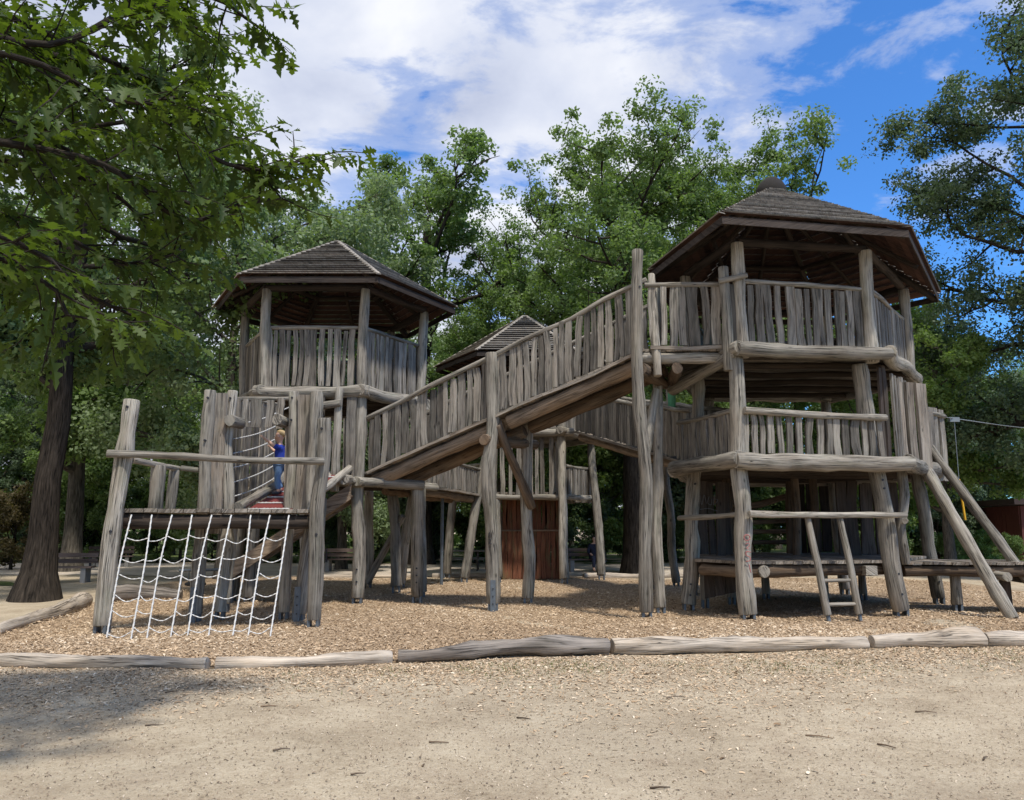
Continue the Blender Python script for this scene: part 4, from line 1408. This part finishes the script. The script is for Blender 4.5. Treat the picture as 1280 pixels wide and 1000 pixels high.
proto('oak', 'leaf_oak', 'bark_dark', seed=4, H=18.5, trunk_r=.42, crown_base=5.0, spread=6.2, limbs=20, subs=7, twigs=6, leaves=104, leaf=.15, clump=.50, up=.6)
proto('oak_open', 'leaf_oak', 'bark_dark', seed=9, H=18.5, trunk_r=.40, crown_base=4.5, spread=5.0, limbs=15, subs=6, twigs=4, leaves=80, leaf=.17, clump=.50, up=.8)
proto('maple', 'leaf_pale', 'bark_grey', seed=14, H=14.5, trunk_r=.20, crown_base=2.6, spread=5.0, limbs=19, subs=7, twigs=6, leaves=90, leaf=.145, clump=.55, up=.5, droop=.03)
proto('shade', 'leaf_dark', 'bark_dark', seed=21, H=17, trunk_r=.32, crown_base=4.6, spread=4.3, limbs=18, subs=6, twigs=5, leaves=85, leaf=.15, clump=.50, up=.35, droop=.06, flare=1.9, lean=(.028, .0))
proto('tall', 'leaf_cool', 'bark_dark', seed=23, H=21.5, trunk_r=.40, crown_base=4.4, spread=5.2, limbs=24, subs=7, twigs=6, leaves=115, leaf=.14, clump=.66, up=.4, droop=.03)
proto('wood', 'leaf_oak', 'bark_grey', seed=33, H=15, trunk_r=.30, crown_base=3.2, spread=4.6, limbs=14, subs=6, twigs=5, leaves=80, leaf=.20, clump=.62, up=.5)
proto('thin', 'leaf_oak', 'bark_grey', seed=40, H=19, trunk_r=.2, crown_base=7, spread=2.6, limbs=12, subs=4, twigs=4, leaves=60, leaf=.17, clump=.42, up=.9)
proto('sapling', 'leaf_bright', 'bark_grey', seed=52, H=6.5, trunk_r=.09, crown_base=.9, spread=2.7, limbs=15, subs=5, twigs=4, leaves=70, leaf=.15, clump=.42, up=.5)
proto('bush', 'leaf_cool', 'bark_dark', seed=63, H=2.6, trunk_r=.06, crown_base=.15, spread=1.7, limbs=14, subs=4, twigs=4, leaves=70, leaf=.11, clump=.30, up=.7, flare=1.2)

plant('shade', -10.8, 18.6, 1.0, .0, 'big dark trunked tree with flaring foot beside the curving pale log')
plant('maple', -9.2, 26.0, 1.10, 2.0, 'pale leaved bushy tree growing behind the left hexagonal tower')
plant('oak_open', -4.0, 36.0, 1.2, .3, 'open crowned oak with dark bent limbs between the two roofed towers')
plant('oak', 4.4, 29.3, .95, 1.1, 'broad oak with thick dark trunk standing behind the red board den')
plant('oak', 9.6, 34.0, 1.04, 3.9, 'dense oak rising behind the roof of the tall tower')
plant('maple', -6.6, 31.5, 1.0, 5.1, 'pale green tree with its top just above the left tower roof')
plant('oak', .9, 39.0, .92, 2.7, 'mid green oak seen low between the open crowned oak and the broad oak')
plant('thin', 13.6, 38.0, .98, .5, 'slender sparse tree poking up past the peak of the tall tower', leaf='leaf_bright')
plant('tall', 18.6, 25.5, 1.0, 5.2, 'large dark blue green tree towering over the red hut')
plant('wood', 15.6, 29.0, .68, 2.9, 'fresh green tree standing between the slanting poles and the hut', leaf='leaf_bright')
plant('maple', 15.2, 33.0, .82, 4.0, 'yellowish green tree between the tall tower and the red hut', leaf='leaf_bright')
plant('oak', 7.6, 40.0, 1.06, 2.2, 'tall oak filling the gap between the broad oak and the tall tower')
plant('maple', -.5, 33.5, .80, 1.2, 'mid green bushy tree rising behind the rear tower roof', leaf='leaf_oak')
plant('wood', -16.5, 30.5, 1.15, 5.0, 'tall oak growing behind the bench with reddish slats', leaf='leaf_oak')
plant('maple', -18.5, 24.0, .95, .9, 'leafy tree at the edge of the lawn strip', leaf='leaf_oak')
# the wood around the playground
rw = random.Random(17)
TONE = {'leaf_oak': 'mid green ', 'leaf_dark': 'dark green ', 'leaf_cool': 'bluish green ', 'leaf_bright': 'yellowish green '}
G1 = 'trees of the wood behind the playground'
spots = []
for row, (yy, step, s) in enumerate([(41, 5.6, .80), (50, 6.0, .92), (60, 7.0, 1.02)]):
    x = -42 - row * 4
    while x < 46 + row * 5:
        spots.append((x + rw.uniform(-1.6, 1.6), yy + rw.uniform(-2.5, 2.5), s * rw.uniform(.88, 1.15)))
        x += step
for i, (x, y, s) in enumerate(spots):
    # the sky shows down between the oaks
    if -3 < x < 3 and y < 48:
        s *= .78
    k = rw.choice(['wood', 'wood', 'maple', 'oak'])
    s2 = s * (.8 if k == 'oak' else 1)
    lf = rw.choice(['leaf_oak', 'leaf_dark', 'leaf_cool', 'leaf_oak', 'leaf_bright'])
    if 23 < x < 34 and y < 47:
        continue
    plant(k, x, y, s2, rw.uniform(0, 6.28), TONE[lf] + {'wood': 'upright', 'maple': 'low branched', 'oak': 'broad crowned'}[k] + ' tree of the wood beyond the pale path', G1, leaf=lf)
G2 = 'young trees under the wood'
for i in range(26):
    x = -34 + i * 2.7 + rw.uniform(-.9, .9)
    y = 39.5 + rw.uniform(-1.5, 3.0)
    lf = rw.choice(['leaf_oak', 'leaf_bright', 'leaf_dark', 'leaf_cool'])
    if 24 < x < 33:
        continue
    plant('sapling', x, y, rw.uniform(.72, 1.12), rw.uniform(0, 6.28), TONE[lf] + 'young tree at the shady edge of the wood', G2, 'young_tree', leaf=lf)
G3 = 'shrubs along the far path'
for i in range(46):
    x = -33 + i * 1.55 + rw.uniform(-.5, .5)
    y = 38.2 + rw.uniform(-.7, .9)
    lf = rw.choice(['leaf_cool', 'leaf_dark', 'leaf_oak'])
    plant('bush', x, y, rw.uniform(.65, 1.2), rw.uniform(0, 6.28), TONE[lf] + 'shrub along the far edge of the pale path', G3, 'shrub', 'shrub', leaf=lf)
plant('bush', -19.4, 31.6, 1.0, .4, 'brownish leaved shrub by the path beyond the big dark trunk', None, 'shrub', 'shrub', leaf='leaf_brown')
for i, (x, y, s, lf) in enumerate([(16.6, 30.5, .48, 'leaf_bright'), (17.9, 31, .50, 'leaf_bright'), (21.2, 34.6, .42, 'leaf_oak')]):
    plant('bush', x, y, s, i * 1.3, ('light green low shrub nearest the slanting poles', 'light green low shrub between two other shrubs near the hut', 'mid green low shrub growing against the red hut')[i], 'low shrubs by the hut', 'shrub', 'shrub', leaf=lf)


# the far wood that reads as one mass
fr = np.random.default_rng(8)
K = 900
fx = fr.uniform(-85, 90, K)
fc = np.stack([fx, fr.uniform(70, 80, K), fr.random(K) ** 1.3 * (11 + 2 * np.sin(fx * .21) + 1.5 * np.sin(fx * .53))], -1)
lv, lr = leaf_cloud(fc, fr.uniform(1.6, 3.0, K), 75, .55, fr)
wd = bulk('far_wood', lv, 'leaf_dark', lr)
tag(wd, 'distant mass of dark green foliage behind the trees of the wood', 'wood', kind='stuff')

# ------------------------------------------------------------------ overhanging oak with big lobed leaves
OAK = thing('oak_tree', 'overhanging oak whose big lobed leaves hang into view beside the rope net', 'tree', (-7.2, 4.2, 0))
ro = random.Random(77)
tp = catmull([V((-7.2, 4.2, -.2)), V((-7.15, 4.25, 2)), V((-7.25, 4.1, 4.5)), V((-7.1, 4.2, 7)), V((-7.2, 4.3, 10))], .4)
tubes = [(tp, [.36 * (1 - .65 * i / len(tp)) * (1 + .7 * math.exp(-max(0, p.z) / .4)) for i, p in enumerate(tp)], 14)]
limbs_ = [
    [(-7.15, 4.2, 5.2), (-5.2, 5.0, 5.55), (-3.95, 5.6, 5.35), (-2.95, 5.8, 4.95), (-2.45, 6.0, 4.55), (-2.05, 6.3, 4.55), (-1.75, 6.5, 4.78)],
    [(-7.2, 4.2, 6.4), (-5.0, 4.8, 5.6), (-3.5, 5.2, 5.0), (-2.9, 5.5, 5.45), (-2.45, 5.8, 5.8), (-2.2, 6.0, 5.75)],
    [(-7.2, 4.15, 4.4), (-5.0, 4.8, 4.3), (-3.3, 5.2, 4.2), (-2.85, 5.5, 4.15), (-2.55, 5.9, 3.95), (-2.25, 6.2, 4.2), (-1.95, 6.4, 4.35)],
    [(-7.2, 4.2, 3.6), (-4.6, 4.5, 3.7), (-3.25, 5.0, 3.45), (-2.95, 5.3, 3.2), (-2.7, 5.6, 3.1)],
    [(-7.2, 4.3, 4.9), (-5.0, 5.7, 4.6), (-3.7, 6.4, 4.55), (-3.25, 6.8, 4.25), (-3.3, 7.0, 3.9)],
    [(-7.2, 4.1, 3.3), (-4.4, 4.2, 3.4), (-2.95, 4.6, 3.15), (-2.75, 4.8, 2.9)],
    [(-7.2, 4.25, 5.8), (-4.8, 5.2, 4.9), (-3.9, 5.9, 4.75), (-3.2, 6.3, 5.0), (-2.7, 6.6, 5.35)],
    [(-7.2, 4.2, 7.2), (-5.4, 5.3, 6.9), (-3.9, 5.9, 6.4), (-3.2, 6.2, 6.0), (-2.7, 6.4, 5.9)],
    [(-7.2, 4.25, 4.1), (-5.4, 5.6, 4.0), (-4.4, 6.6, 3.8), (-3.7, 7.2, 3.4)],
    [(-7.2, 4.2, 4.6), (-4.6, 4.4, 4.5), (-3.3, 4.8, 4.65), (-2.75, 5.1, 4.5), (-2.4, 5.4, 4.7)],
    [(-7.2, 4.2, 3.9), (-4.8, 5.0, 4.0), (-3.6, 5.6, 3.85), (-3.0, 5.9, 3.6), (-2.7, 6.1, 3.75)],
    [(-7.2, 4.2, 5.5), (-5.0, 5.6, 5.9), (-4.0, 6.3, 5.8), (-3.2, 6.7, 5.55), (-2.6, 7.0, 5.2)],
    [(-7.2, 4.2, 5.0), (-4.9, 6.0, 5.1), (-3.9, 6.9, 4.95), (-3.1, 7.4, 4.7)],
    [(-7.2, 4.2, 8.2), (-5.2, 3.6, 9.0), (-3.6, 3.0, 9.2), (-2.4, 2.4, 9.1)],
    [(-7.2, 4.2, 8.8), (-6.0, 2.6, 9.6), (-4.4, 1.2, 9.9), (-3.2, .2, 9.6)],
    [(-7.2, 4.2, 9.4), (-5.8, 5.0, 10.6), (-4.8, 5.4, 11.4)],
    [(-7.2, 4.2, 7.8), (-8.8, 3.2, 8.8), (-10.2, 2.6, 9.2)],
    [(-7.2, 4.2, 6.2), (-8.8, 5.2, 6.8), (-10.2, 6.4, 6.9)],
]
anch = []      # leaf anchors: position, direction
for li, lp in enumerate(limbs_):
    path = catmull([V(p) for p in lp], .15)
    m = len(path) - 1
    tubes.append((path, [.055 * (1 - .85 * i / m) + .004 for i in range(m + 1)], 7))
    far_ = li >= 13
    stepn = 1
    for i in range(int(m * .28), m + 1, stepn):
        p = path[i]
        tdir = (path[min(m, i + 1)] - path[max(0, i - 1)]).normalized()
        for rep in range(2):
            sdv = V((ro.gauss(.15, .8), ro.gauss(0, .8), ro.gauss(-.12, .5))).normalized()
            d = (tdir * .7 + sdv * .9).normalized()
            L = ro.uniform(.25, .72) if not far_ else ro.uniform(.5, 1.3)
            tw = [p]
            for k in range(4):
                d = (d + V((ro.gauss(0, .18), ro.gauss(0, .18), ro.gauss(-.03, .14)))).normalized()
                tw.append(tw[-1] + d * L / 4)
            tubes.append((tw, [.008, .007, .006, .005, .003], 4))
            nl = (int(L * 17) + 3) if not far_ else int(L * 6) + 2
            for k in range(nl):
                f = .15 + .85 * k / max(1, nl - 1)
                fi = min(3, int(f * 4))
                q = tw[fi].lerp(tw[fi + 1], min(1, f * 4 - fi))
                anch.append((q, (tw[fi + 1] - tw[fi]).normalized(), (k % 2) * 2 - 1, far_))
bo = bpy.data.objects.new('trunk', branch_mesh('oak_trunk', [(pp, r, n) for pp, r, n in tubes], 'bark_dark'))
place(bo, None, (0, 0, 0))
bo.parent = OAK
bo.location = -V((-7.2, 4.2, 0))
# outline of one lobed leaf, stem at the origin, tip along +x
half = [(.0, .006), (.10, .012), (.20, .085), (.245, .20), (.30, .10), (.36, .085), (.46, .31), (.52, .33), (.55, .15), (.60, .095), (.70, .245), (.745, .25), (.78, .10), (.86, .13), (1.0, .0)]
rib = [(x, 0.0) for x, _ in half]


def leaf_template():
    vt, ft = [], []
    for x, y in half:
        z = -.28 * x * x
        vt.append((x, 0, z))
        vt.append((x, y, z + y * .22))
        vt.append((x, -y, z + y * .22))
    for i in range(len(half) - 1):
        a, b = i * 3, i * 3 + 3
        ft.append((a, b, b + 1, a + 1))
        ft.append((a, a + 2, b + 2, b))
    return np.array(vt), ft


LV_, LFc = leaf_template()
mats_ = []
for q, td, side, far_ in anch:
    out = td.cross(V((0, 0, 1)))
    if out.length < .1:
        out = V((1, 0, 0))
    out = out.normalized() * side
    x = (td * ro.uniform(.3, 1.0) + out * ro.uniform(.5, 1.1) + V((0, 0, ro.uniform(-.55, .1)))).normalized()
    nz = V((ro.gauss(0, .38), ro.gauss(0, .38), 1))
    y = nz.cross(x).normalized()
    z = x.cross(y)
    s = ro.uniform(.085, .21) * (1.25 if far_ else 1)
    mats_.append((q, x * s, y * s * ro.uniform(.75, 1.1), z * s * ro.uniform(-.3, 2.6), far_))
Q = np.array([tuple(m_[0]) for m_ in mats_])
BX = np.array([tuple(m_[1]) for m_ in mats_])
BY = np.array([tuple(m_[2]) for m_ in mats_])
BZ = np.array([tuple(m_[3]) for m_ in mats_])
LVS = Q[:, None, :] + LV_[None, :, 0:1] * BX[:, None, :] + LV_[None, :, 1:2] * BY[:, None, :] + LV_[None, :, 2:3] * BZ[:, None, :]
# the leaves that show largest stay single parts
cp = Q - np.array([0, 0, 1.6])
fw = cp[:, 1] * .987 + cp[:, 2] * .158
inv = (np.abs(cp[:, 0] / fw) < .62) & ((-cp[:, 1] * .158 + cp[:, 2] * .987) / fw < .49) & (fw > 1)
score = np.where(inv, np.linalg.norm(BX, axis=1) / fw, 0)
order = np.argsort(-score)
single, rest = order[:300], order[300:]
lmesh = bpy.data.meshes.new('leaf')
lmesh.from_pydata(LV_.tolist(), [], LFc)
at_ = lmesh.attributes.new('rnd', 'FLOAT', 'POINT')
at_.data.foreach_set('value', np.full(len(LV_), .5, np.float32))
lmesh.materials.append(M['leaf_near'])
from mathutils import Matrix
for i in single:
    o = bpy.data.objects.new('leaf', lmesh)
    C.link(o)
    o.parent = OAK
    mm = Matrix(((BX[i][0], BY[i][0], BZ[i][0], Q[i][0] + 7.2), (BX[i][1], BY[i][1], BZ[i][1], Q[i][1] - 4.2), (BX[i][2], BY[i][2], BZ[i][2], Q[i][2]), (0, 0, 0, 1)))
    o.matrix_local = mm
fo = bulk('foliage', LVS[rest], 'leaf_near', np.random.default_rng(3).random(len(rest)), faces_per=LFc)
fo.parent = OAK
fo.location = -V((-7.2, 4.2, 0))
fo['kind'] = 'stuff'

# ------------------------------------------------------------------ benches
def bench(x, y, rz, label, w=1.6, mat='bench_slat'):
    T_ = thing('park_bench', label, 'bench', (x, y, 0), 'benches along the path')
    parts = []
    for k in range(3):
        parts.append(box('seat_slat', T_, (x, y - .18 + k * .15, .45), (w, .125, .045), mat, 0))
    for k in range(2):
        parts.append(box('back_slat', T_, (x, y + .30 + k * .03, .62 + k * .17), (w, .035, .13), mat, 0))
    for s in (-1, 1):
        parts.append(box('leg', T_, (x + s * w * .36, y + .02, .21), (.14, .46, .43), 'concrete'))
        parts.append(box('back_post', T_, (x + s * w * .36, y + .335, .60), (.06, .035, .5), 'bolt_steel'))
    T_.rotation_euler = (0, 0, rz)
    return T_


bench(-13.3, 24.3, .15, 'reddish slatted bench standing near the flaring foot of the big dark trunk')
bench(-6.3, 30.4, 3.1, 'grey brown slatted bench on the path seen below the left tower', 1.5)
bench(2.75, 30.2, .05, 'dark slatted bench with a seated person near the broad oak trunk', 1.5)
bench(-16.5, 33.5, .4, 'far dark bench below the shrubs beyond the big dark trunk', 1.7)

PT = thing('picnic_table', 'weathered picnic table with fixed seats on the path behind the walkway', 'table', (-1.9, 31.0, 0))
for k in range(5):
    box('top_board', PT, (-1.9, 30.72 + k * .14, .74), (1.7, .125, .045), 'weathered_plank', 0)
for s in (-1, 1):
    for k in range(2):
        box('seat_board', PT, (-1.9, 31.0 + s * .68 + k * .13 - .06, .45), (1.7, .12, .04), 'weathered_plank', 0)
    xx = -1.9 + s * .6
    for q in (-1, 1):
        v0, v1 = V((xx, 31.0 + q * .52, 0)), V((xx, 31.0 + q * .22, .70))
        board('leg', PT, v0, v1, (0, 1, 0), (1, 0, 0), .12, .05, 'brown_timber', random.Random(3))
    box('cross_bar', PT, (xx, 31.0, .40), (.05, 1.5, .08), 'brown_timber', 1)

# hut at the edge of the wood
HX, HY = 22.0, 35.0
HUT = thing('hut', 'small red brown hut with dark flat roof at the edge of the wood', 'hut', (HX + 2, HY + 1.5, 0))
rg = random.Random(5)
for k in range(16):
    board('wall_board', HUT, (HX + .15 + k * .25, HY, .0), (HX + .15 + k * .25, HY, 2.55), (1, 0, 0), (0, -1, 0), .245, .05, 'hut_wall', rg, .004)
for k in range(12):
    board('wall_board', HUT, (HX, HY + .15 + k * .25, .0), (HX, HY + .15 + k * .25, 2.55), (0, 1, 0), (-1, 0, 0), .245, .05, 'hut_wall', rg, .004)
box('roof', HUT, (HX + 2, HY + 1.5, 2.72), (5.0, 4.0, .24), 'hut_roof', 0)
box('door', HUT, (HX + 1.4, HY - .05, 1.0), (.95, .06, 2.0), 'hut_roof', 2)

# spring seat on a low steel rail, behind the net
SW = thing('low_swing', 'low steel frame carrying a small round black seat behind the rope net', 'swing', (-8.0, 21.0, 0))
pole('top_rail', SW, [(-8.55, 21.0, .52), (-7.35, 21.0, .55)], .035, .035, 'steel', 8, 1, 0, 0)
for x in (-8.5, -7.4):
    pole('leg', SW, [(x, 21.0, -.05), (x, 21.0, .53)], .03, .03, 'steel', 8, 1, 0, 0)
for x in (-8.3, -7.95):
    pole('hanger', SW, [(x, 21.0, .2), (x, 21.0, .52)], .012, .012, 'steel', 6, 2, 0, 0)
vs_, fs, us, sm = tube_data([V((-8.12, 21.0, z)) for z in (.14, .16, .21, .23)], [.20, .26, .26, .20], 14)
mesh_obj('seat', vs_, fs, 'black_rubber', SW, (-8.12, 21.0, .14), us, sm)


# ------------------------------------------------------------------ people
def skinned(name, parent, verts, edges, radii, mat, root=0, sub=2):
    me = bpy.data.meshes.new(name)
    me.from_pydata([tuple(v) for v in verts], edges, [])
    o = bpy.data.objects.new(name, me)
    me.materials.append(M[mat])
    C.link(o)
    o.parent = parent
    sk = o.modifiers.new('skin', 'SKIN')
    sk.use_smooth_shade = True
    lay = me.skin_vertices[0] if me.skin_vertices else None
    if lay is None:
        bpy.context.view_layer.objects.active = o
        bpy.ops.mesh.customdata_skin_add()
        lay = me.skin_vertices[0]
    for i, r in enumerate(radii):
        rr = r if hasattr(r, '__len__') else (r, r)
        lay.data[i].radius = rr
        lay.data[i].use_root = (i == root)
    sb = o.modifiers.new('sub', 'SUBSURF')
    sb.levels = sub
    sb.render_levels = sub
    return o


def chain(verts, edges, radii, start, pts, rs):
    prev = start
    for p, r in zip(pts, rs):
        verts.append(p)
        radii.append(r)
        edges.append((prev, len(verts) - 1))
        prev = len(verts) - 1
    return prev


def hand(v, e, r, wrist, d, up_):
    """palm, four fingers and a thumb grown from the wrist vertex"""
    d = V(d).normalized()
    up_ = V(up_).normalized()
    s = d.cross(up_).normalized()
    w = V(v[wrist])
    pm = chain(v, e, r, wrist, [tuple(w + d * .035)], [(.020, .012)])
    for k, (o_, l) in enumerate(((-.018, .034), (-.006, .042), (.006, .040), (.018, .032))):
        chain(v, e, r, pm, [tuple(w + d * .058 + s * o_), tuple(w + d * (.058 + l * .6) + s * o_ - up_ * .008), tuple(w + d * (.055 + l) + s * o_ - up_ * .022)], [.0062, .0056, .0045])
    chain(v, e, r, wrist, [tuple(w + d * .02 + s * -.026), tuple(w + d * .042 + s * -.038 - up_ * .006)], [.007, .0055])


KX, KY, KZ = -4.36, 15.05, 2.215
KID = thing('person', 'child in blue shirt and jeans climbing the red ramp, one arm raised to a rope', 'person', (KX, KY, KZ))
KID.scale = (1.12, 1.12, 1.12)
v, e, r = [(0, 0, .50)], [], [(.085, .075)]
ch_ = chain(v, e, r, 0, [(0, 0, .60), (-.01, 0, .72), (-.01, 0, .80), (-.015, 0, .855)], [(.08, .068), (.088, .068), (.07, .055), .036])
hd = chain(v, e, r, ch_, [(-.03, 0, .90), (-.035, 0, .96), (-.02, 0, 1.02), (-.015, 0, 1.06)], [.055, (.082, .076), (.080, .074), .045])
hv = ch_ + 2
chain(v, e, r, hv, [(-.105, 0, .945), (-.122, 0, .94)], [.014, .010])          # nose
for s in (-1, 1):
    chain(v, e, r, hv, [(-.02, s * .078, .955), (-.012, s * .092, .96)], [.014, .010])   # ears
for s in (-1, 1):
    if s < 0:
        pts = [(-.01, -.085, .795), (-.06, -.125, .80), (-.13, -.14, .845), (-.20, -.13, .90), (-.255, -.12, .945)]
    else:
        pts = [(-.01, .085, .795), (-.05, .13, .75), (-.11, .16, .715), (-.17, .18, .755), (-.22, .19, .80)]
    wv = chain(v, e, r, 3, pts, [.042, .036, .031, .027, .021])
    hand(v, e, r, wv, (V(pts[-1]) - V(pts[-2])), (0, s * .3, 1))
for s in (-1, 1):
    pts = [(0, s * .052, .47), (-.02 - (.04 if s > 0 else 0), s * .06, .27 + (.02 if s > 0 else 0)), (-.01, s * .065, .15), (.015, s * .065, .05 + (.03 if s > 0 else 0)), (-.08, s * .07, .03 + (.03 if s > 0 else 0))]
    chain(v, e, r, 0, pts, [.062, .046, .043, .030, (.028, .02)])
skinned('body', KID, v, e, r, 'skin')
v, e, r = [(0, 0, .46)], [], [(.104, .092)]
ch_ = chain(v, e, r, 0, [(0, 0, .58), (-.01, 0, .72), (-.01, 0, .795), (-.012, 0, .835)], [(.096, .082), (.102, .082), (.082, .066), .048])
for s in (-1, 1):
    chain(v, e, r, 3, [(-.01, s * .085, .797), (-.055, s * .122, .79 if s < 0 else .76), (-.085, s * .13, .81 if s < 0 else .735)], [.055, .049, .044])
skinned('shirt', KID, v, e, r, 'blue_shirt')
v, e, r = [(0, 0, .505)], [], [(.095, .082)]
for s in (-1, 1):
    pts = [(0, s * .054, .46), (-.02 - (.04 if s > 0 else 0), s * .06, .27 + (.02 if s > 0 else 0)), (-.008, s * .065, .15), (.012, s * .065, .065 + (.03 if s > 0 else 0))]
    chain(v, e, r, 0, pts, [.072, .056, .050, .044])
skinned('trousers', KID, v, e, r, 'jeans')
for s in (-1, 1):
    z = .03 if s > 0 else 0
    skinned('shoe', KID, [(.03, s * .066, .035 + z), (-.03, s * .068, .030 + z), (-.10, s * .07, .024 + z)], [(0, 1), (1, 2)], [.036, .036, .026], 'shoe_dark')
skinned('hair', KID, [(.03, 0, .96), (.02, 0, 1.02), (-.025, 0, 1.065), (-.085, 0, 1.045)], [(0, 1), (1, 2), (2, 3)], [(.075, .07), (.088, .084), (.07, .05), (.05, .022)], 'hair_blond')
for s in (-1, 1):
    vs_, fs, us, sm = tube_data([V((KX - .112 - .006 * k, KY + s * .030, KZ + .972)) for k in (-1, 0, 1)], [.006, .010, .004], 8)
    mesh_obj('eye', vs_, fs, 'shoe_dark', KID, (KX - .11, KY + s * .03, KZ + .972), us, sm)


def sitter(x, y, z, s, rz, label, top, low):
    P_ = thing('person', label, 'person', (x, y, z))
    P_.rotation_euler = (0, 0, rz)
    P_.scale = (s, s, s)
    v, e, r = [(0, 0, .10)], [], [(.16, .12)]
    c_ = chain(v, e, r, 0, [(0, .03, .30), (0, .03, .48), (0, .0, .60), (0, -.01, .66)], [(.15, .11), (.18, .12), (.10, .08), .055])
    chain(v, e, r, c_, [(0, -.02, .72), (0, -.03, .80), (0, -.02, .88)], [.07, .10, .07])
    for q in (-1, 1):
        chain(v, e, r, 3, [(q * .19, .02, .54), (q * .25, .0, .30), (q * .16, -.22, .20)], [.065, .052, .042])
        wv = len(v) - 1
        hand(v, e, r, wv, (-q * .3, -1, 0), (0, 0, 1))
        chain(v, e, r, 0, [(q * .10, -.05, .08), (q * .12, -.42, .10), (q * .12, -.42, -.32), (q * .12, -.58, -.38)], [.09, .07, .05, .045])
    skinned('body', P_, v, e, r, 'skin')
    v, e, r = [(0, 0, .10)], [], [(.175, .135)]
    c_ = chain(v, e, r, 0, [(0, .03, .30), (0, .03, .48), (0, .0, .61)], [(.165, .125), (.195, .135), (.10, .08)])
    for q in (-1, 1):
        chain(v, e, r, 2, [(q * .19, .02, .54), (q * .25, .0, .30), (q * .18, -.18, .21)], [.085, .068, .055])
    skinned('jacket', P_, v, e, r, top)
    v, e, r = [(0, 0, .09)], [], [(.17, .13)]
    for q in (-1, 1):
        chain(v, e, r, 0, [(q * .10, -.05, .08), (q * .12, -.42, .10), (q * .12, -.42, -.30)], [.105, .085, .065])
    skinned('trousers', P_, v, e, r, low)
    skinned('hair', P_, [(0, .05, .80), (0, .02, .88), (0, -.05, .92)], [(0, 1), (1, 2)], [.09, .10, .06], 'bark_dark' if 'bark_dark' in M else 'dark_cloth')


sitter(3.05, 30.1, .44, .95, .1, 'person in dark blue jacket sitting on the bench by the broad oak trunk', 'dark_cloth', 'dark_cloth')
sitter(-4.55, 44.0, .30, .62, .4, 'small person in bright blue top crouching far down the path', 'blue_shirt', 'jeans')


# ------------------------------------------------------------------ scribbles sprayed on the timber
def stroke(name, parent, pts, c, r, mat, rad_=.010):
    """line of paint lying on a round post: pts are (sideways, height), c the axis at that height"""
    P_ = []
    for dx, z in pts:
        ccx, ccy = c(z)
        dx = max(-r * .9, min(r * .9, dx))
        P_.append(V((ccx + dx, ccy - math.sqrt(r * r - dx * dx) - .004, z)))
    path = catmull(P_, .02)
    a, b, u_, sm = tube_data(path, [rad_] * len(path), 6)
    return mesh_obj(name, a, b, mat, parent, path[0], u_, sm)


legA = [o for o in TR.children if o.name.startswith('leg')][0]
axA = lambda z: (3.94 + .04 * z / 4.58, 13.75 + .2 * z / 4.58)
ringp = [(.05 * math.cos(a * .7) + .0, 1.44 + .05 * math.sin(a * .7)) for a in range(10)]
stroke('scribble', legA, ringp, axA, .161, 'spray_red', .009)
stroke('scribble', legA, [(-.03, 1.33), (.02, 1.35), (.03, 1.30), (-.02, 1.27), (.02, 1.25)], axA, .161, 'spray_red', .007)
stroke('scribble', legA, [(.05, 1.20), (-.02, 1.21), (-.03, 1.15), (.03, 1.12), (.03, 1.06), (-.04, 1.05)], axA, .161, 'spray_red', .008)
stroke('scribble', legA, [(.01, 1.0), (.02, .93), (.04, .86)], axA, .161, 'spray_red', .008)
postM = [o for o in BR.children if o.name.startswith('post')][0]
for o in BR.children:
    if o.name.startswith('post') and abs(WL[o].x + .36) < .05:
        postM = o
axM = lambda z: (-.385, 15.69)
for k, pts in enumerate([[(-.07, 1.42), (-.05, 1.52), (-.03, 1.42)], [(.0, 1.52), (.0, 1.42)], [(-.06, 1.38), (-.02, 1.38), (-.05, 1.31), (.0, 1.30)]]):
    stroke('scribble', postM, pts, axM, .140, 'spray_black', .007)

wall = [o for o in TR.children if o.name.startswith('paling') and o.data.materials[0] is M['dark_panel'] and abs(WL[o].y - 16.9) < .25 and WL[o].x < 4.7]
for k, pts in enumerate([[(3.90, 2.30), (3.94, 2.08), (4.0, 2.28), (4.05, 2.10)], [(4.12, 2.25), (4.08, 2.12), (4.16, 2.08), (4.18, 2.20)], [(4.25, 2.30), (4.22, 2.08), (4.32, 2.18), (4.24, 2.20)], [(3.9, 1.98), (4.1, 2.0), (4.3, 1.95)]]):
    P_ = [V((x, 16.7 + (x - 3.72) * .444 - .050, z)) for x, z in pts]
    path = catmull(P_, .02)
    a, b, u_, sm = tube_data(path, [.007] * len(path), 6)
    if wall:
        mesh_obj('scribble', a, b, 'spray_white', wall[min(k, len(wall) - 1)], path[0], u_, sm)
